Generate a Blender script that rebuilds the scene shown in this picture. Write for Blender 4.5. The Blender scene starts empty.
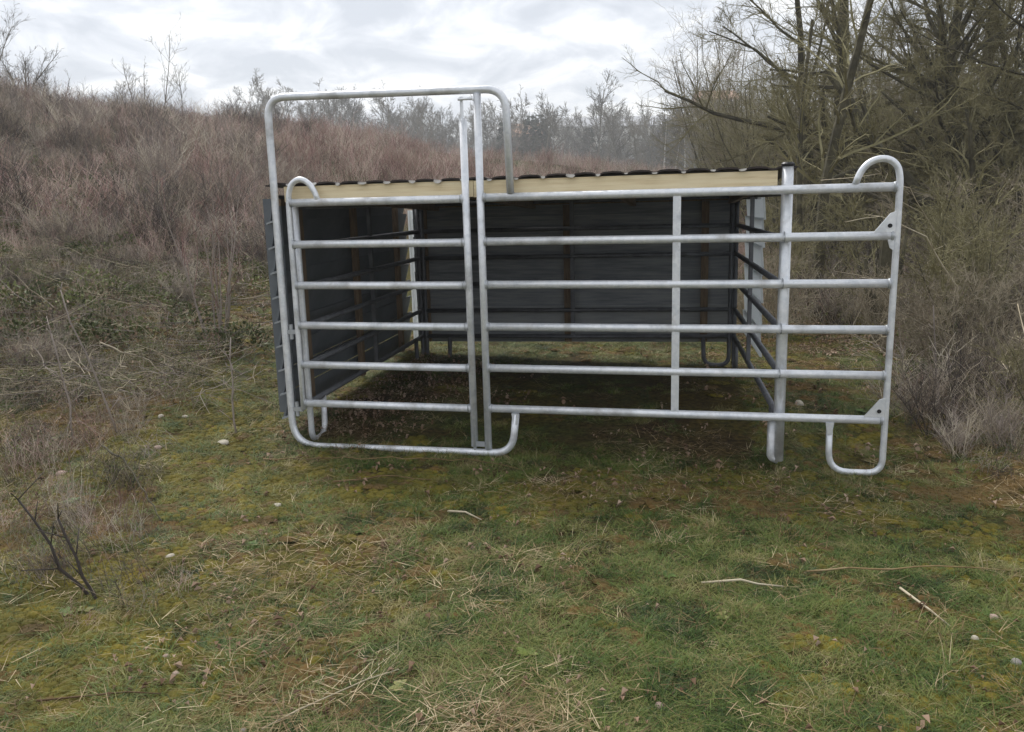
import bpy, bmesh, math, random
import numpy as np
from mathutils import Matrix, Vector

# ------------------------------------------------------------------ camera / world / sun
SC = bpy.context.scene
COL = SC.collection
CAM_H = 1.5997
PITCH, YAW, ROLL = math.radians(10.922), math.radians(12.759), math.radians(-1.533)
cp, sp, cr, sr = math.cos(PITCH), math.sin(PITCH), math.cos(ROLL), math.sin(ROLL)
MQ = np.array([[cr, -sr, 0], [sr, cr, 0], [0, 0, 1]]) @ np.array([[1, 0, 0], [0, cp, -sp], [0, sp, cp]])
def q2w(q): return Vector((q[0], q[2], -q[1]))
right, down, fwd = (q2w(MQ[i]) for i in range(3))
cam_data = bpy.data.cameras.new('camera'); cam = bpy.data.objects.new('camera', cam_data); COL.objects.link(cam)
cam_data.sensor_fit = 'HORIZONTAL'; cam_data.sensor_width = 36; cam_data.lens = 830 / 1024 * 36
cam_data.clip_start = 0.05; cam_data.clip_end = 3000
mw = Matrix.Identity(4)
for i in range(3):
    mw[i][0] = right[i]; mw[i][1] = -down[i]; mw[i][2] = -fwd[i]
mw.translation = (0, 0, CAM_H); cam.matrix_world = mw
SC.camera = cam

SUN_EL, SUN_AZ = math.radians(50), math.radians(-28)     # azimuth from +Y towards +X
world = bpy.data.worlds.new('World'); SC.world = world; world.use_nodes = True
nt = world.node_tree; N = nt.nodes; L = nt.links; N.clear()
def wn(t, **k):
    n = N.new(t)
    for a, b in k.items(): setattr(n, a, b)
    return n
out = wn('ShaderNodeOutputWorld'); mix = wn('ShaderNodeMixShader')
bg1 = wn('ShaderNodeBackground'); bg2 = wn('ShaderNodeBackground')
sky = wn('ShaderNodeTexSky', sky_type='NISHITA'); sky.sun_disc = False
sky.sun_elevation = SUN_EL; sky.sun_rotation = SUN_AZ
L.new(sky.outputs[0], bg1.inputs[0]); bg1.inputs[1].default_value = 0.12
tc = wn('ShaderNodeTexCoord'); sep = wn('ShaderNodeSeparateXYZ'); L.new(tc.outputs['Generated'], sep.inputs[0])
mz = wn('ShaderNodeMath', operation='MAXIMUM'); L.new(sep.outputs[2], mz.inputs[0]); mz.inputs[1].default_value = 0.0
az = wn('ShaderNodeMath', operation='ADD'); L.new(mz.outputs[0], az.inputs[0]); az.inputs[1].default_value = 0.26
dx = wn('ShaderNodeMath', operation='DIVIDE'); L.new(sep.outputs[0], dx.inputs[0]); L.new(az.outputs[0], dx.inputs[1])
dy = wn('ShaderNodeMath', operation='DIVIDE'); L.new(sep.outputs[1], dy.inputs[0]); L.new(az.outputs[0], dy.inputs[1])
cb = wn('ShaderNodeCombineXYZ'); L.new(dx.outputs[0], cb.inputs[0]); L.new(dy.outputs[0], cb.inputs[1]); cb.inputs[2].default_value = 3.1
n1 = wn('ShaderNodeTexNoise'); n1.inputs['Scale'].default_value = 4.2; n1.inputs['Detail'].default_value = 7; n1.inputs['Roughness'].default_value = 0.58
n1.inputs['Distortion'].default_value = 0.5
L.new(cb.outputs[0], n1.inputs['Vector'])
rp = wn('ShaderNodeValToRGB'); L.new(n1.outputs[0], rp.inputs[0])
e = rp.color_ramp.elements
e[0].position = 0.38; e[0].color = (0.39, 0.41, 0.445, 1)
e[1].position = 0.60; e[1].color = (0.66, 0.66, 0.66, 1)
m = e.new(0.49); m.color = (0.49, 0.505, 0.535, 1)
L.new(rp.outputs[0], bg2.inputs[0]); bg2.inputs[1].default_value = 1.0
mix.inputs[0].default_value = 0.93
L.new(bg1.outputs[0], mix.inputs[1]); L.new(bg2.outputs[0], mix.inputs[2]); L.new(mix.outputs[0], out.inputs[0])

sd = bpy.data.lights.new('sun', 'SUN'); sd.energy = 1.5; sd.angle = math.radians(18); sd.color = (1, 0.96, 0.9)
sun = bpy.data.objects.new('sun', sd); COL.objects.link(sun)
sdir = Vector((math.sin(SUN_AZ) * math.cos(SUN_EL), math.cos(SUN_AZ) * math.cos(SUN_EL), math.sin(SUN_EL)))
sun.rotation_euler = (-sdir).to_track_quat('-Z', 'Y').to_euler(); sun.location = sdir * 60
vs = SC.view_settings; vs.view_transform = 'Standard'; vs.look = 'None'; vs.exposure = 0.92; vs.gamma = 1; vs.use_curve_mapping = False

SC.render.engine = 'CYCLES'; cyc = SC.cycles
cyc.max_bounces = 5; cyc.diffuse_bounces = 3; cyc.glossy_bounces = 2; cyc.transmission_bounces = 3; cyc.volume_bounces = 0; cyc.transparent_max_bounces = 4
random.seed(7); RNG = np.random.default_rng(7)

# ------------------------------------------------------------------ noise + terrain
_T = RNG.random((256, 256))
def vnoise(x, y):
    x = np.asarray(x, float); y = np.asarray(y, float)
    xi = np.floor(x).astype(int); yi = np.floor(y).astype(int); fx = x - xi; fy = y - yi
    fx = fx * fx * (3 - 2 * fx); fy = fy * fy * (3 - 2 * fy)
    a = _T[xi % 256, yi % 256]; b = _T[(xi + 1) % 256, yi % 256]; c = _T[xi % 256, (yi + 1) % 256]; d = _T[(xi + 1) % 256, (yi + 1) % 256]
    return (a * (1 - fx) + b * fx) * (1 - fy) + (c * (1 - fx) + d * fx) * fy
def fbm(x, y, s, o=3):
    r = 0; a = .5; t = 0
    for k in range(o):
        r = r + a * vnoise(np.asarray(x) / s + 17.3 * k, np.asarray(y) / s + 9.1 * k); t += a; a *= .5; s *= .5
    return r / t - .5
def terrain(x, y):
    x = np.asarray(x, float); y = np.asarray(y, float)
    g = -0.62 * x + 0.45 * y - 5.2
    k = 0.9
    z = 0.32 * k * np.logaddexp(0, g / k)
    cap = np.clip(3.85 - 0.075 * x, 2.4, 6.0) + 0.6 * fbm(x, y, 9, 2)
    kk = 0.5
    z = -kk * np.logaddexp(-z / kk, -cap / kk)
    d = np.hypot(x, y)
    far = np.clip((d - 10) / 15, 0, 1)
    z = z + far * 0.9 * fbm(x, y, 8, 3) * np.clip(z / 2, 0, 1)
    near = np.clip(1 - (d - 14) / 10, 0, 1)
    lft = np.clip((-x - 1.7) / 1.5, 0, 1)
    z = z + near * (0.055 * fbm(x, y, 1.3, 2) + 0.035 * (1 + lft) * fbm(x + 50, y, 0.28, 3)) + lft * near * 0.10 * (fbm(x, y + 30, 1.1, 2) + .3)
    z = z - np.clip((x - 1.2) / 1.5, 0, 1) * 0.03
    wl_ = (x - 0.22185) * math.sin(YAW) + (y - 5.1912) * math.cos(YAW)
    z = z - 0.036 * np.exp(-(wl_ / .6) ** 2) * np.clip((x + 2.6) / .6, 0, 1) * np.clip((3.2 - x) / .6, 0, 1)
    return z
def moss_w(x, y):   # where gold moss grows: mostly the left bank and the right foreground
    x = np.asarray(x, float); y = np.asarray(y, float)
    b = .22 + .42 * np.clip((-x - .9) / 1.0, 0, 1) * np.clip((y - 2.6) / 1.2, 0, 1) + .22 * np.clip((x - .7) / .8, 0, 1)
    return np.clip((b + 1.5 * fbm(x, y, .9, 4)) * 1.8 - .25, 0, 1) * np.clip(1.6 - np.hypot(x, y) / 12, 0, 1)
def tz(x, y): return float(terrain(x, y))

# ------------------------------------------------------------------ materials
def mat(name, cols, scale=4.0, rough=0.8, metal=0.0, rnd=0.0, bump=0.0, bscale=40, coords='Object', detail=4, spec=0.3, trans=0.0, stretch=None, sub=None):
    """cols: list of (pos, rgb) ramp over noise; rnd mixes in per-instance randomness"""
    M = bpy.data.materials.new(name); M.use_nodes = True; t = M.node_tree; n = t.nodes; l = t.links
    b = n['Principled BSDF']; b.inputs['Roughness'].default_value = rough; b.inputs['Metallic'].default_value = metal
    b.inputs['Specular IOR Level'].default_value = spec
    if coords == 'World':
        g = n.new('ShaderNodeNewGeometry'); vec = g.outputs['Position']
    else:
        tc = n.new('ShaderNodeTexCoord'); vec = tc.outputs['Object']
    if stretch:
        mp = n.new('ShaderNodeMapping'); mp.inputs['Scale'].default_value = stretch; l.new(vec, mp.inputs[0]); vec = mp.outputs[0]
    no = n.new('ShaderNodeTexNoise'); no.inputs['Scale'].default_value = scale; no.inputs['Detail'].default_value = detail
    no.inputs['Roughness'].default_value = 0.6
    l.new(vec, no.inputs['Vector']); fac = no.outputs[0]
    if rnd:
        oi = n.new('ShaderNodeObjectInfo'); a = n.new('ShaderNodeMath'); a.operation = 'MULTIPLY_ADD'
        l.new(oi.outputs['Random'], a.inputs[0]); a.inputs[1].default_value = rnd
        s = n.new('ShaderNodeMath'); s.operation = 'SUBTRACT'; l.new(fac, s.inputs[0]); s.inputs[1].default_value = rnd / 2
        l.new(s.outputs[0], a.inputs[2]); fac = a.outputs[0]
    r = n.new('ShaderNodeValToRGB'); l.new(fac, r.inputs[0]); el = r.color_ramp.elements
    el[0].position = cols[0][0]; el[0].color = (*cols[0][1], 1); el[1].position = cols[-1][0]; el[1].color = (*cols[-1][1], 1)
    for p, c in cols[1:-1]:
        q = el.new(p); q.color = (*c, 1)
    l.new(r.outputs[0], b.inputs['Base Color'])
    if bump:
        nb = n.new('ShaderNodeTexNoise'); nb.inputs['Scale'].default_value = bscale; nb.inputs['Detail'].default_value = 5
        l.new(vec, nb.inputs['Vector']); bp = n.new('ShaderNodeBump'); bp.inputs['Strength'].default_value = bump; bp.inputs['Distance'].default_value = 0.01
        l.new(nb.outputs[0], bp.inputs['Height']); l.new(bp.outputs[0], b.inputs['Normal'])
    return M
M = {}
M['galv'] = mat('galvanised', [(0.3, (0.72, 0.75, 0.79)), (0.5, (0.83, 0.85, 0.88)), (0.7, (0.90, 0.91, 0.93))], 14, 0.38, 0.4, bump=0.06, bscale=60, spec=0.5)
def spangle(Mt):
    t = Mt.node_tree; n = t.nodes; l = t.links; b = n['Principled BSDF']; src = b.inputs['Base Color'].links[0].from_socket
    tc = n.new('ShaderNodeTexCoord'); vo = n.new('ShaderNodeTexVoronoi'); vo.inputs['Scale'].default_value = 55; l.new(tc.outputs['Object'], vo.inputs['Vector'])
    no = n.new('ShaderNodeTexNoise'); no.inputs['Scale'].default_value = 5; no.inputs['Detail'].default_value = 6; l.new(tc.outputs['Object'], no.inputs['Vector'])
    r1 = n.new('ShaderNodeValToRGB'); l.new(vo.outputs['Color'], r1.inputs[0]); r1.color_ramp.elements[0].color = (.86, .87, .88, 1); r1.color_ramp.elements[1].color = (1.0, 1.0, 1.0, 1)
    r2 = n.new('ShaderNodeValToRGB'); l.new(no.outputs[0], r2.inputs[0]); e_ = r2.color_ramp.elements; e_[0].position = .32; e_[0].color = (.66, .645, .62, 1); e_[1].position = .45; e_[1].color = (1, 1, 1, 1)
    prev = src
    for r in (r1, r2):
        m_ = n.new('ShaderNodeMix'); m_.data_type = 'RGBA'; m_.blend_type = 'MULTIPLY'; m_.inputs[0].default_value = 1; l.new(prev, m_.inputs[6]); l.new(r.outputs[0], m_.inputs[7]); prev = m_.outputs[2]
    l.new(prev, b.inputs['Base Color'])
    mr = n.new('ShaderNodeMapRange'); mr.inputs[1].default_value = .3; mr.inputs[2].default_value = .7; mr.inputs[3].default_value = .55; mr.inputs[4].default_value = .30; l.new(no.outputs[0], mr.inputs[0]); l.new(mr.outputs[0], b.inputs['Roughness'])
M['galv_old'] = mat('galvanised_dull', [(0.3, (0.36, 0.38, 0.40)), (0.7, (0.52, 0.54, 0.56))], 9, 0.5, 0.5, spec=0.4)
M['galv_shaded'] = mat('galvanised_shaded', [(0.3, (0.10, 0.105, 0.115)), (0.7, (0.18, 0.185, 0.20))], 9, 0.55, 0.4)  # galvanised tubes coloured dark: their backlit shade is put into the colour
spangle(M['galv'])
M['board'] = mat('plastic_board', [(0.3, (0.17, 0.185, 0.205)), (0.5, (0.27, 0.285, 0.30)), (0.72, (0.37, 0.38, 0.385))], 2.2, 0.5, rnd=0.35, stretch=(1, 8, 14), bump=.15)
M['board_pale'] = mat('pale_sheet', [(0.3, (0.62, 0.63, 0.65)), (0.7, (0.76, 0.77, 0.78))], 3, 0.5, rnd=0.2)
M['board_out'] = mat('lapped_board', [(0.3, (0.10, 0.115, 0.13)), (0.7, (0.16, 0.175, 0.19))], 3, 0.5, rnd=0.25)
M['board_end'] = mat('board_end', [(0.3, (0.26, 0.28, 0.30)), (0.7, (0.40, 0.42, 0.43))], 12, 0.6)
M['timber'] = mat('fresh_timber', [(0.26, (0.48, 0.34, 0.18)), (0.36, (0.74, 0.60, 0.37)), (0.5, (0.82, 0.69, 0.45)), (0.72, (0.87, 0.76, 0.53))], 5, 0.7, stretch=(0.5, 5, 12), bump=0.2)
M['batten'] = mat('batten_wood', [(0.3, (0.13, 0.09, 0.058)), (0.7, (0.27, 0.195, 0.125))], 8, 0.8, stretch=(8, 8, 1))
M['roof'] = mat('roof_sheet', [(0.3, (0.028, 0.022, 0.02)), (0.7, (0.055, 0.042, 0.038))], 10, 0.55, bump=0.1)
M['roof_edge'] = mat('roof_edge_metal', [(0.3, (0.42, 0.39, 0.36)), (0.7, (0.74, 0.72, 0.69))], 30, 0.45, 0.2)
M['black'] = mat('black_plastic', [(0.3, (0.012, 0.012, 0.014)), (0.7, (0.02, 0.02, 0.022))], 5, 0.4)
M['bark'] = mat('mossy_bark', [(0.3, (0.035, 0.031, 0.021)), (0.5, (0.075, 0.067, 0.040)), (0.72, (0.145, 0.13, 0.085))], 5, 0.9, bump=0.4, bscale=25)
M['twig'] = mat('olive_twigs', [(0.3, (0.11, 0.097, 0.047)), (0.5, (0.22, 0.198, 0.10)), (0.7, (0.36, 0.325, 0.19))], 1.6, 0.85)
M['twig_grey'] = mat('grey_twigs', [(0.3, (0.15, 0.125, 0.085)), (0.7, (0.40, 0.345, 0.25))], 1.6, 0.85)
M['twig_far'] = mat('far_twigs', [(0.3, (0.12, 0.11, 0.085)), (0.7, (0.23, 0.21, 0.165))], 0.25, 0.9, rnd=0.4)
M['birch'] = mat('birch_bark', [(0.3, (0.25, 0.24, 0.22)), (0.55, (0.62, 0.61, 0.58))], 2, 0.8)
M['conifer'] = mat('conifer_needles', [(0.3, (0.018, 0.03, 0.018)), (0.7, (0.045, 0.06, 0.032))], 1, 0.9, rnd=0.3)
M['bud'] = mat('olive_buds', [(0.3, (0.10, 0.095, 0.035)), (0.7, (0.19, 0.175, 0.075))], 2, 0.8)
M['grass'] = mat('green_grass', [(0.24, (0.020, 0.045, 0.007)), (0.40, (0.070, 0.125, 0.018)), (0.60, (0.140, 0.172, 0.034)), (0.84, (0.27, 0.23, 0.09))], 2.6, 0.6, rnd=0.5, coords='World')
M['grass_dry'] = mat('dry_grass', [(0.25, (0.10, 0.06, 0.026)), (0.5, (0.25, 0.17, 0.08)), (0.8, (0.50, 0.41, 0.26))], 3, 0.7, rnd=0.5, coords='World')
M['moss'] = mat('moss', [(0.28, (0.05, 0.046, 0.007)), (0.5, (0.105, 0.09, 0.012)), (0.75, (0.20, 0.155, 0.016))], 5, 0.9, rnd=0.12, coords='World')
M['moss_brown'] = mat('brown_moss', [(0.25, (0.055, 0.040, 0.014)), (0.5, (0.11, 0.07, 0.02)), (0.8, (0.17, 0.10, 0.028))], 5, 0.9, rnd=0.12, coords='World')
M['leaf_dead'] = mat('dead_leaf', [(0.25, (0.14, 0.085, 0.05)), (0.5, (0.26, 0.17, 0.11)), (0.8, (0.42, 0.31, 0.23))], 3, 0.8, rnd=0.6, coords='World')
M['leaf_green'] = mat('bramble_leaf', [(0.25, (0.06, 0.075, 0.025)), (0.7, (0.17, 0.19, 0.065))], 3, 0.6, rnd=0.5, coords='World')
M['stem_red'] = mat('red_brown_stems', [(0.25, (0.17, 0.09, 0.08)), (0.5, (0.42, 0.255, 0.225)), (0.8, (0.64, 0.47, 0.42))], 0.22, 0.8, rnd=0.85, coords='World')
M['stem_tan'] = mat('tan_stems', [(0.25, (0.21, 0.17, 0.125)), (0.5, (0.40, 0.335, 0.25)), (0.8, (0.62, 0.55, 0.44))], 0.3, 0.8, rnd=0.85, coords='World')
M['stem_dark'] = mat('dark_stems', [(0.25, (0.055, 0.045, 0.04)), (0.8, (0.32, 0.27, 0.235))], 0.6, 0.8, rnd=0.85, coords='World')
M['stem_pale'] = mat('pale_dead_stem', [(0.3, (0.36, 0.30, 0.20)), (0.7, (0.58, 0.51, 0.38))], 6, 0.8)
M['stone_white'] = mat('pale_stone', [(0.3, (0.36, 0.32, 0.25)), (0.7, (0.60, 0.55, 0.46))], 12, 0.85, bump=0.3, bscale=30)
M['stone_pink'] = mat('pink_stone', [(0.3, (0.36, 0.25, 0.20)), (0.7, (0.52, 0.40, 0.34))], 12, 0.85, bump=0.3, bscale=30)
M['stone_grey'] = mat('grey_stone', [(0.3, (0.22, 0.20, 0.185)), (0.7, (0.38, 0.35, 0.33))], 12, 0.85, bump=0.3, bscale=30)
M['wall_pale'] = mat('pale_render', [(0.3, (0.62, 0.60, 0.55)), (0.7, (0.72, 0.70, 0.66))], 0.5, 0.9)
M['wall_red'] = mat('red_brick', [(0.3, (0.26, 0.15, 0.125)), (0.7, (0.34, 0.20, 0.17))], 0.8, 0.9)
M['roof_grey'] = mat('pale_roof', [(0.3, (0.42, 0.43, 0.45)), (0.7, (0.52, 0.53, 0.55))], 0.5, 0.7)
M['roof_orange'] = mat('orange_tiles', [(0.3, (0.40, 0.22, 0.14)), (0.7, (0.52, 0.32, 0.21))], 0.8, 0.9)
M['glass'] = mat('window_glass', [(0.3, (0.03, 0.035, 0.04)), (0.7, (0.05, 0.055, 0.06))], 1, 0.1, spec=0.6)

def translucent(Mt, f):
    t = Mt.node_tree; n = t.nodes; b = n['Principled BSDF']; o = n['Material Output']; tr = n.new('ShaderNodeBsdfTranslucent'); tr.inputs[0].default_value = (.82, .85, .86, 1)
    mx = n.new('ShaderNodeMixShader'); mx.inputs[0].default_value = f; t.links.new(b.outputs[0], mx.inputs[1]); t.links.new(tr.outputs[0], mx.inputs[2]); t.links.new(mx.outputs[0], o.inputs[0])
translucent(M['board_pale'], .75)
def ground_material():
    G = bpy.data.materials.new('mossy_ground'); G.use_nodes = True; t = G.node_tree; n = t.nodes; l = t.links
    b = n['Principled BSDF']; b.inputs['Roughness'].default_value = 0.95; b.inputs['Specular IOR Level'].default_value = 0.15
    tc = n.new('ShaderNodeTexCoord')
    def noise(s, d=5, r=0.62):
        k = n.new('ShaderNodeTexNoise'); k.inputs['Scale'].default_value = s; k.inputs['Detail'].default_value = d; k.inputs['Roughness'].default_value = r
        l.new(tc.outputs['Object'], k.inputs['Vector']); return k.outputs[0]
    def ramp(f, cols):
        r = n.new('ShaderNodeValToRGB'); l.new(f, r.inputs[0]); el = r.color_ramp.elements
        el[0].position = cols[0][0]; el[0].color = (*cols[0][1], 1); el[1].position = cols[-1][0]; el[1].color = (*cols[-1][1], 1)
        for p, c in cols[1:-1]:
            q = el.new(p); q.color = (*c, 1)
        return r.outputs[0]
    a = ramp(noise(1.1), [(0.33, (0.045, 0.030, 0.016)), (0.45, (0.062, 0.046, 0.018)), (0.55, (0.058, 0.062, 0.018)), (0.68, (0.04, 0.055, 0.018))])
    f = ramp(noise(28, 6), [(0.35, (0.45, 0.42, 0.4)), (0.6, (1.25, 1.2, 1.1)), (0.75, (2.4, 2.1, 1.7))])
    mx = n.new('ShaderNodeMix'); mx.data_type = 'RGBA'; mx.blend_type = 'MULTIPLY'; mx.inputs[0].default_value = 1
    an = n.new('ShaderNodeAttribute'); an.attribute_name = 'moss'
    mm = n.new('ShaderNodeMix'); mm.data_type = 'RGBA'; l.new(an.outputs['Fac'], mm.inputs[0]); l.new(a, mm.inputs[6])
    l.new(ramp(noise(3.5), [(0.3, (0.05, 0.034, 0.012)), (0.5, (0.085, 0.07, 0.012)), (0.7, (0.13, 0.105, 0.014))]), mm.inputs[7]); a = mm.outputs[2]
    l.new(a, mx.inputs[6]); l.new(f, mx.inputs[7]); l.new(mx.outputs[2], b.inputs['Base Color'])
    bp = n.new('ShaderNodeBump'); bp.inputs['Strength'].default_value = 0.8; bp.inputs['Distance'].default_value = 0.02
    l.new(noise(60, 6), bp.inputs['Height']); l.new(bp.outputs[0], b.inputs['Normal'])
    return G
M['ground'] = ground_material()

# ------------------------------------------------------------------ mesh helpers
def link(name, me, parent=None, m=None):
    o = bpy.data.objects.new(name, me); COL.objects.link(o)
    if parent: o.parent = parent
    if m is not None and me is not None and not me.materials: me.materials.append(m)
    return o
def empty(name, loc=(0, 0, 0), rz=0.0):
    o = bpy.data.objects.new(name, None); COL.objects.link(o); o.location = loc; o.rotation_euler = (0, 0, rz); o.empty_display_size = 0.1
    return o
def tag(o, label, cat, group=None):
    o['label'] = label; o['category'] = cat
    if group: o['group'] = group
    return o
class Mesh:
    def __init__(s): s.v = []; s.f = []; s.n = 0; s.mi = []
    def add(s, v, f, mi=0):
        s.v.append(np.asarray(v, float)); s.f += [tuple(i + s.n for i in q) for q in f]; s.mi += [mi] * len(f); s.n += len(v)
    def tube(s, pts, rad, sides=4, cap=True, mi=0):
        P = np.asarray(pts, float); k = len(P)
        r = np.full(k, rad) if np.isscalar(rad) else np.asarray(rad, float)
        T = np.gradient(P, axis=0); T /= np.linalg.norm(T, axis=1)[:, None] + 1e-12
        ref = np.array([0, 0, 1.]) if abs(T[0][2]) < 0.9 else np.array([1., 0, 0])
        a = np.cross(T[0], ref); a /= np.linalg.norm(a)
        ang = np.arange(sides) * 2 * np.pi / sides; ca = np.cos(ang)[:, None]; sa = np.sin(ang)[:, None]
        V = np.empty((k * sides, 3))
        for i in range(k):
            a = a - T[i] * a.dot(T[i]); a /= np.linalg.norm(a) + 1e-12; b = np.cross(T[i], a)
            V[i * sides:(i + 1) * sides] = P[i] + r[i] * (ca * a + sa * b)
        F = []
        for i in range(k - 1):
            o = i * sides
            for j in range(sides):
                j2 = (j + 1) % sides; F.append((o + j, o + j2, o + sides + j2, o + sides + j))
        if cap and sides > 3:
            F.append(tuple(range(sides - 1, -1, -1))); F.append(tuple(range((k - 1) * sides, k * sides)))
        s.add(V, F, mi)
    def box(s, lo, hi, mi=0):
        x0, y0, z0 = lo; x1, y1, z1 = hi
        s.add([(x0, y0, z0), (x1, y0, z0), (x1, y1, z0), (x0, y1, z0), (x0, y0, z1), (x1, y0, z1), (x1, y1, z1), (x0, y1, z1)],
              [(0, 3, 2, 1), (4, 5, 6, 7), (0, 1, 5, 4), (1, 2, 6, 5), (2, 3, 7, 6), (3, 0, 4, 7)], mi)
    def prism(s, prof, a, b, mi=0):
        """profile of 3-D points translated from offset a to offset b"""
        p = np.asarray(prof, float); k = len(p)
        s.add(np.vstack([p + a, p + b]), [tuple(range(k)), tuple(range(2 * k - 1, k - 1, -1))] + [(i, i + k, (i + 1) % k + k, (i + 1) % k) for i in range(k)], mi)
    def mesh(s, name, smooth=False, mats=()):
        me = bpy.data.meshes.new(name); V = np.vstack(s.v) if s.v else np.zeros((0, 3))
        me.from_pydata(V.tolist(), [], s.f)
        for m in mats: me.materials.append(m)
        if any(s.mi): me.polygons.foreach_set('material_index', s.mi)
        if smooth: me.polygons.foreach_set('use_smooth', [True] * len(me.polygons))
        me.update(); return me
def part(name, fn, m, parent, smooth=False, loc=None):
    k = Mesh(); fn(k); me = k.mesh(name, smooth); me.materials.append(m)
    o = link(name, me, parent)
    if loc: o.location = loc
    return o
def rounded(pts, rad, n=6):
    """polyline with rounded inner corners"""
    P = [np.asarray(p, float) for p in pts]; out = [P[0]]
    for i in range(1, len(P) - 1):
        a = P[i - 1] - P[i]; b = P[i + 1] - P[i]; la = np.linalg.norm(a); lb = np.linalg.norm(b)
        r = min(rad if np.isscalar(rad) else rad[i - 1], la * .49, lb * .49); s = P[i] + a / la * r; e_ = P[i] + b / lb * r
        for k in range(n + 1):
            t = k / n; out.append((1 - t) ** 2 * s + 2 * t * (1 - t) * P[i] + t * t * e_)
    out.append(P[-1]); return out
def densify(P, step):
    out = [np.asarray(P[0], float)]
    for a, b in zip(P[:-1], P[1:]):
        a = np.asarray(a, float); b = np.asarray(b, float); k = max(1, int(np.linalg.norm(b - a) / step))
        out += [a + (b - a) * (j + 1) / k for j in range(k)]
    return out

# ------------------------------------------------------------------ ground
def axis(lo, hi, step, far_lo, far_hi, grow=1.13):
    a = list(np.arange(lo, hi + 1e-6, step)); s = step
    while a[-1] < far_hi: s = min(s * grow, 25); a.append(a[-1] + s)
    s = step; b = []
    x = lo
    while x > far_lo: s = min(s * grow, 25); x -= s; b.append(x)
    return np.array(b[::-1] + a)
xs = axis(-4.2, 4.2, 0.04, -500, 500, 1.09); ys = axis(1.6, 9.0, 0.04, -60, 900, 1.09)
X, Y = np.meshgrid(xs, ys); Z = terrain(X, Y)
nx, ny = len(xs), len(ys)
gm = bpy.data.meshes.new('ground')
I = np.arange(nx * ny).reshape(ny, nx)
F = np.stack([I[:-1, :-1], I[:-1, 1:], I[1:, 1:], I[1:, :-1]], -1).reshape(-1, 4)
gm.vertices.add(nx * ny); gm.vertices.foreach_set('co', np.stack([X, Y, Z], -1).reshape(-1))
gm.loops.add(F.size); gm.loops.foreach_set('vertex_index', F.reshape(-1).astype(np.int32))
gm.polygons.add(len(F)); gm.polygons.foreach_set('loop_start', np.arange(0, F.size, 4, dtype=np.int32)); gm.polygons.foreach_set('loop_total', np.full(len(F), 4, dtype=np.int32))
gm.polygons.foreach_set('use_smooth', np.ones(len(F), bool)); gm.update(calc_edges=True); gm.validate()
at = gm.attributes.new('moss', 'FLOAT', 'POINT'); at.data.foreach_set('value', moss_w(X, Y).reshape(-1).astype(np.float32))
gm.materials.append(M['ground'])
ground = link('ground', gm); ground['kind'] = 'structure'; ground['label'] = 'mossy grass ground rising to a hillside on the left'

# ------------------------------------------------------------------ gate panel (panel frame: u right, w back, z up)
PX, PY = 0.22185, 5.1912
cy_, sy_ = math.cos(YAW), math.sin(YAW)
def p2w(u, w): return (PX + cy_ * u + sy_ * w, PY - sy_ * u + cy_ * w)
R1 = 0.0240
ZR = [1.65, 1.379, 1.108, 0.839, 0.569, 0.30]
gp = empty('gate_panel', (PX, PY, 0), -YAW)
tag(gp, 'galvanised tubular gate panel with tall walk-through frame, across the front of the shelter', 'gate panel')
def T(pts, r=R1, n=12): return lambda k: k.tube(pts, r, n)
part('gate_frame', T(densify(rounded([(-0.208, 0, 1.675), (-0.225, 0, 2.296), (-1.80, 0, 2.325), (-1.80, 0, 0.0), (-0.24, 0, 0.004), (-0.21, 0, 0.27)], [0.13, 0.13, 0.19, 0.13], 8), .3)), M['galv'], gp, True)
part('inner_post', T([(-0.401, 0, 0.03), (-0.401, 0, 1.2), (-0.401, 0, 2.275)]), M['galv'], gp, True)
zl = [z - 0.004 for z in ZR]
for z in ZR:
    part('rail', T([(-0.385, 0, z + .004), (0.8, 0, z), (2.01, 0, z - .002)], 0.0255), M['galv'], gp, True)
part('strut', lambda k: (k.box((0.780, -0.016, 0.315), (0.826, 0.016, 1.636))), M['galv'], gp)
part('end_post', T(densify(rounded([(1.792, 0, 1.668), (1.815, 0, 1.735), (1.855, 0, 1.785), (1.915, 0, 1.808), (1.975, 0, 1.797), (2.013, 0, 1.757), (2.026, 0, 1.69), (2.027, 0, 1.45), (2.022, 0, -0.03), (1.72, 0, -0.03), (1.715, 0, 0.275)], [.04, .04, .04, .04, .04, .04, .1, .09, .12], 6), .25), 0.019), M['galv'], gp, True)
def weld(u, z, par, q=1):
    part('weld', lambda k: k.tube([(u, 0, z), (u + q * .006, 0, z), (u + q * .014, 0, z)], [.031, .0305, .0262], 12), M['galv_old'], par, True)
for z in ZR:
    weld(-.378, z + .004, gp); weld(2.006, z - .002, gp, -1)
def flat_end(u, z):   # pressed flat tube end
    return lambda k: k.prism([(u - .024, 0, z), (u + .024, 0, z), (u + .013, 0, z - .075), (u - .013, 0, z - .075)], np.array([0, -0.0225, 0]), np.array([0, -0.0005, 0]))
part('pressed_end', flat_end(1.714, 0.278), M['galv'], gp); part('pressed_end', flat_end(-0.211, 0.278), M['galv'], gp)
def bracket(z, flip):
    def fn(k):
        y0, y1 = -0.006, 0.004
        prof = [(1.90, 0, z + .018), (2.015, 0, z + .018), (2.015, 0, z + .135 * flip), (1.985, 0, z + .125 * flip)]
        k.prism(prof, np.array([0, y0 - .010, 0]), np.array([0, y1 - .010, 0]))
    return fn
for z in (ZR[1], ZR[5]):
    b = part('corner_bracket', bracket(z, 1), M['galv'], gp)
    part('bracket_hole', lambda k: k.tube([(1.984, -0.0215, z + .055), (1.984, -0.014, z + .055)], 0.012, 12), M['black'], b)
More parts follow.
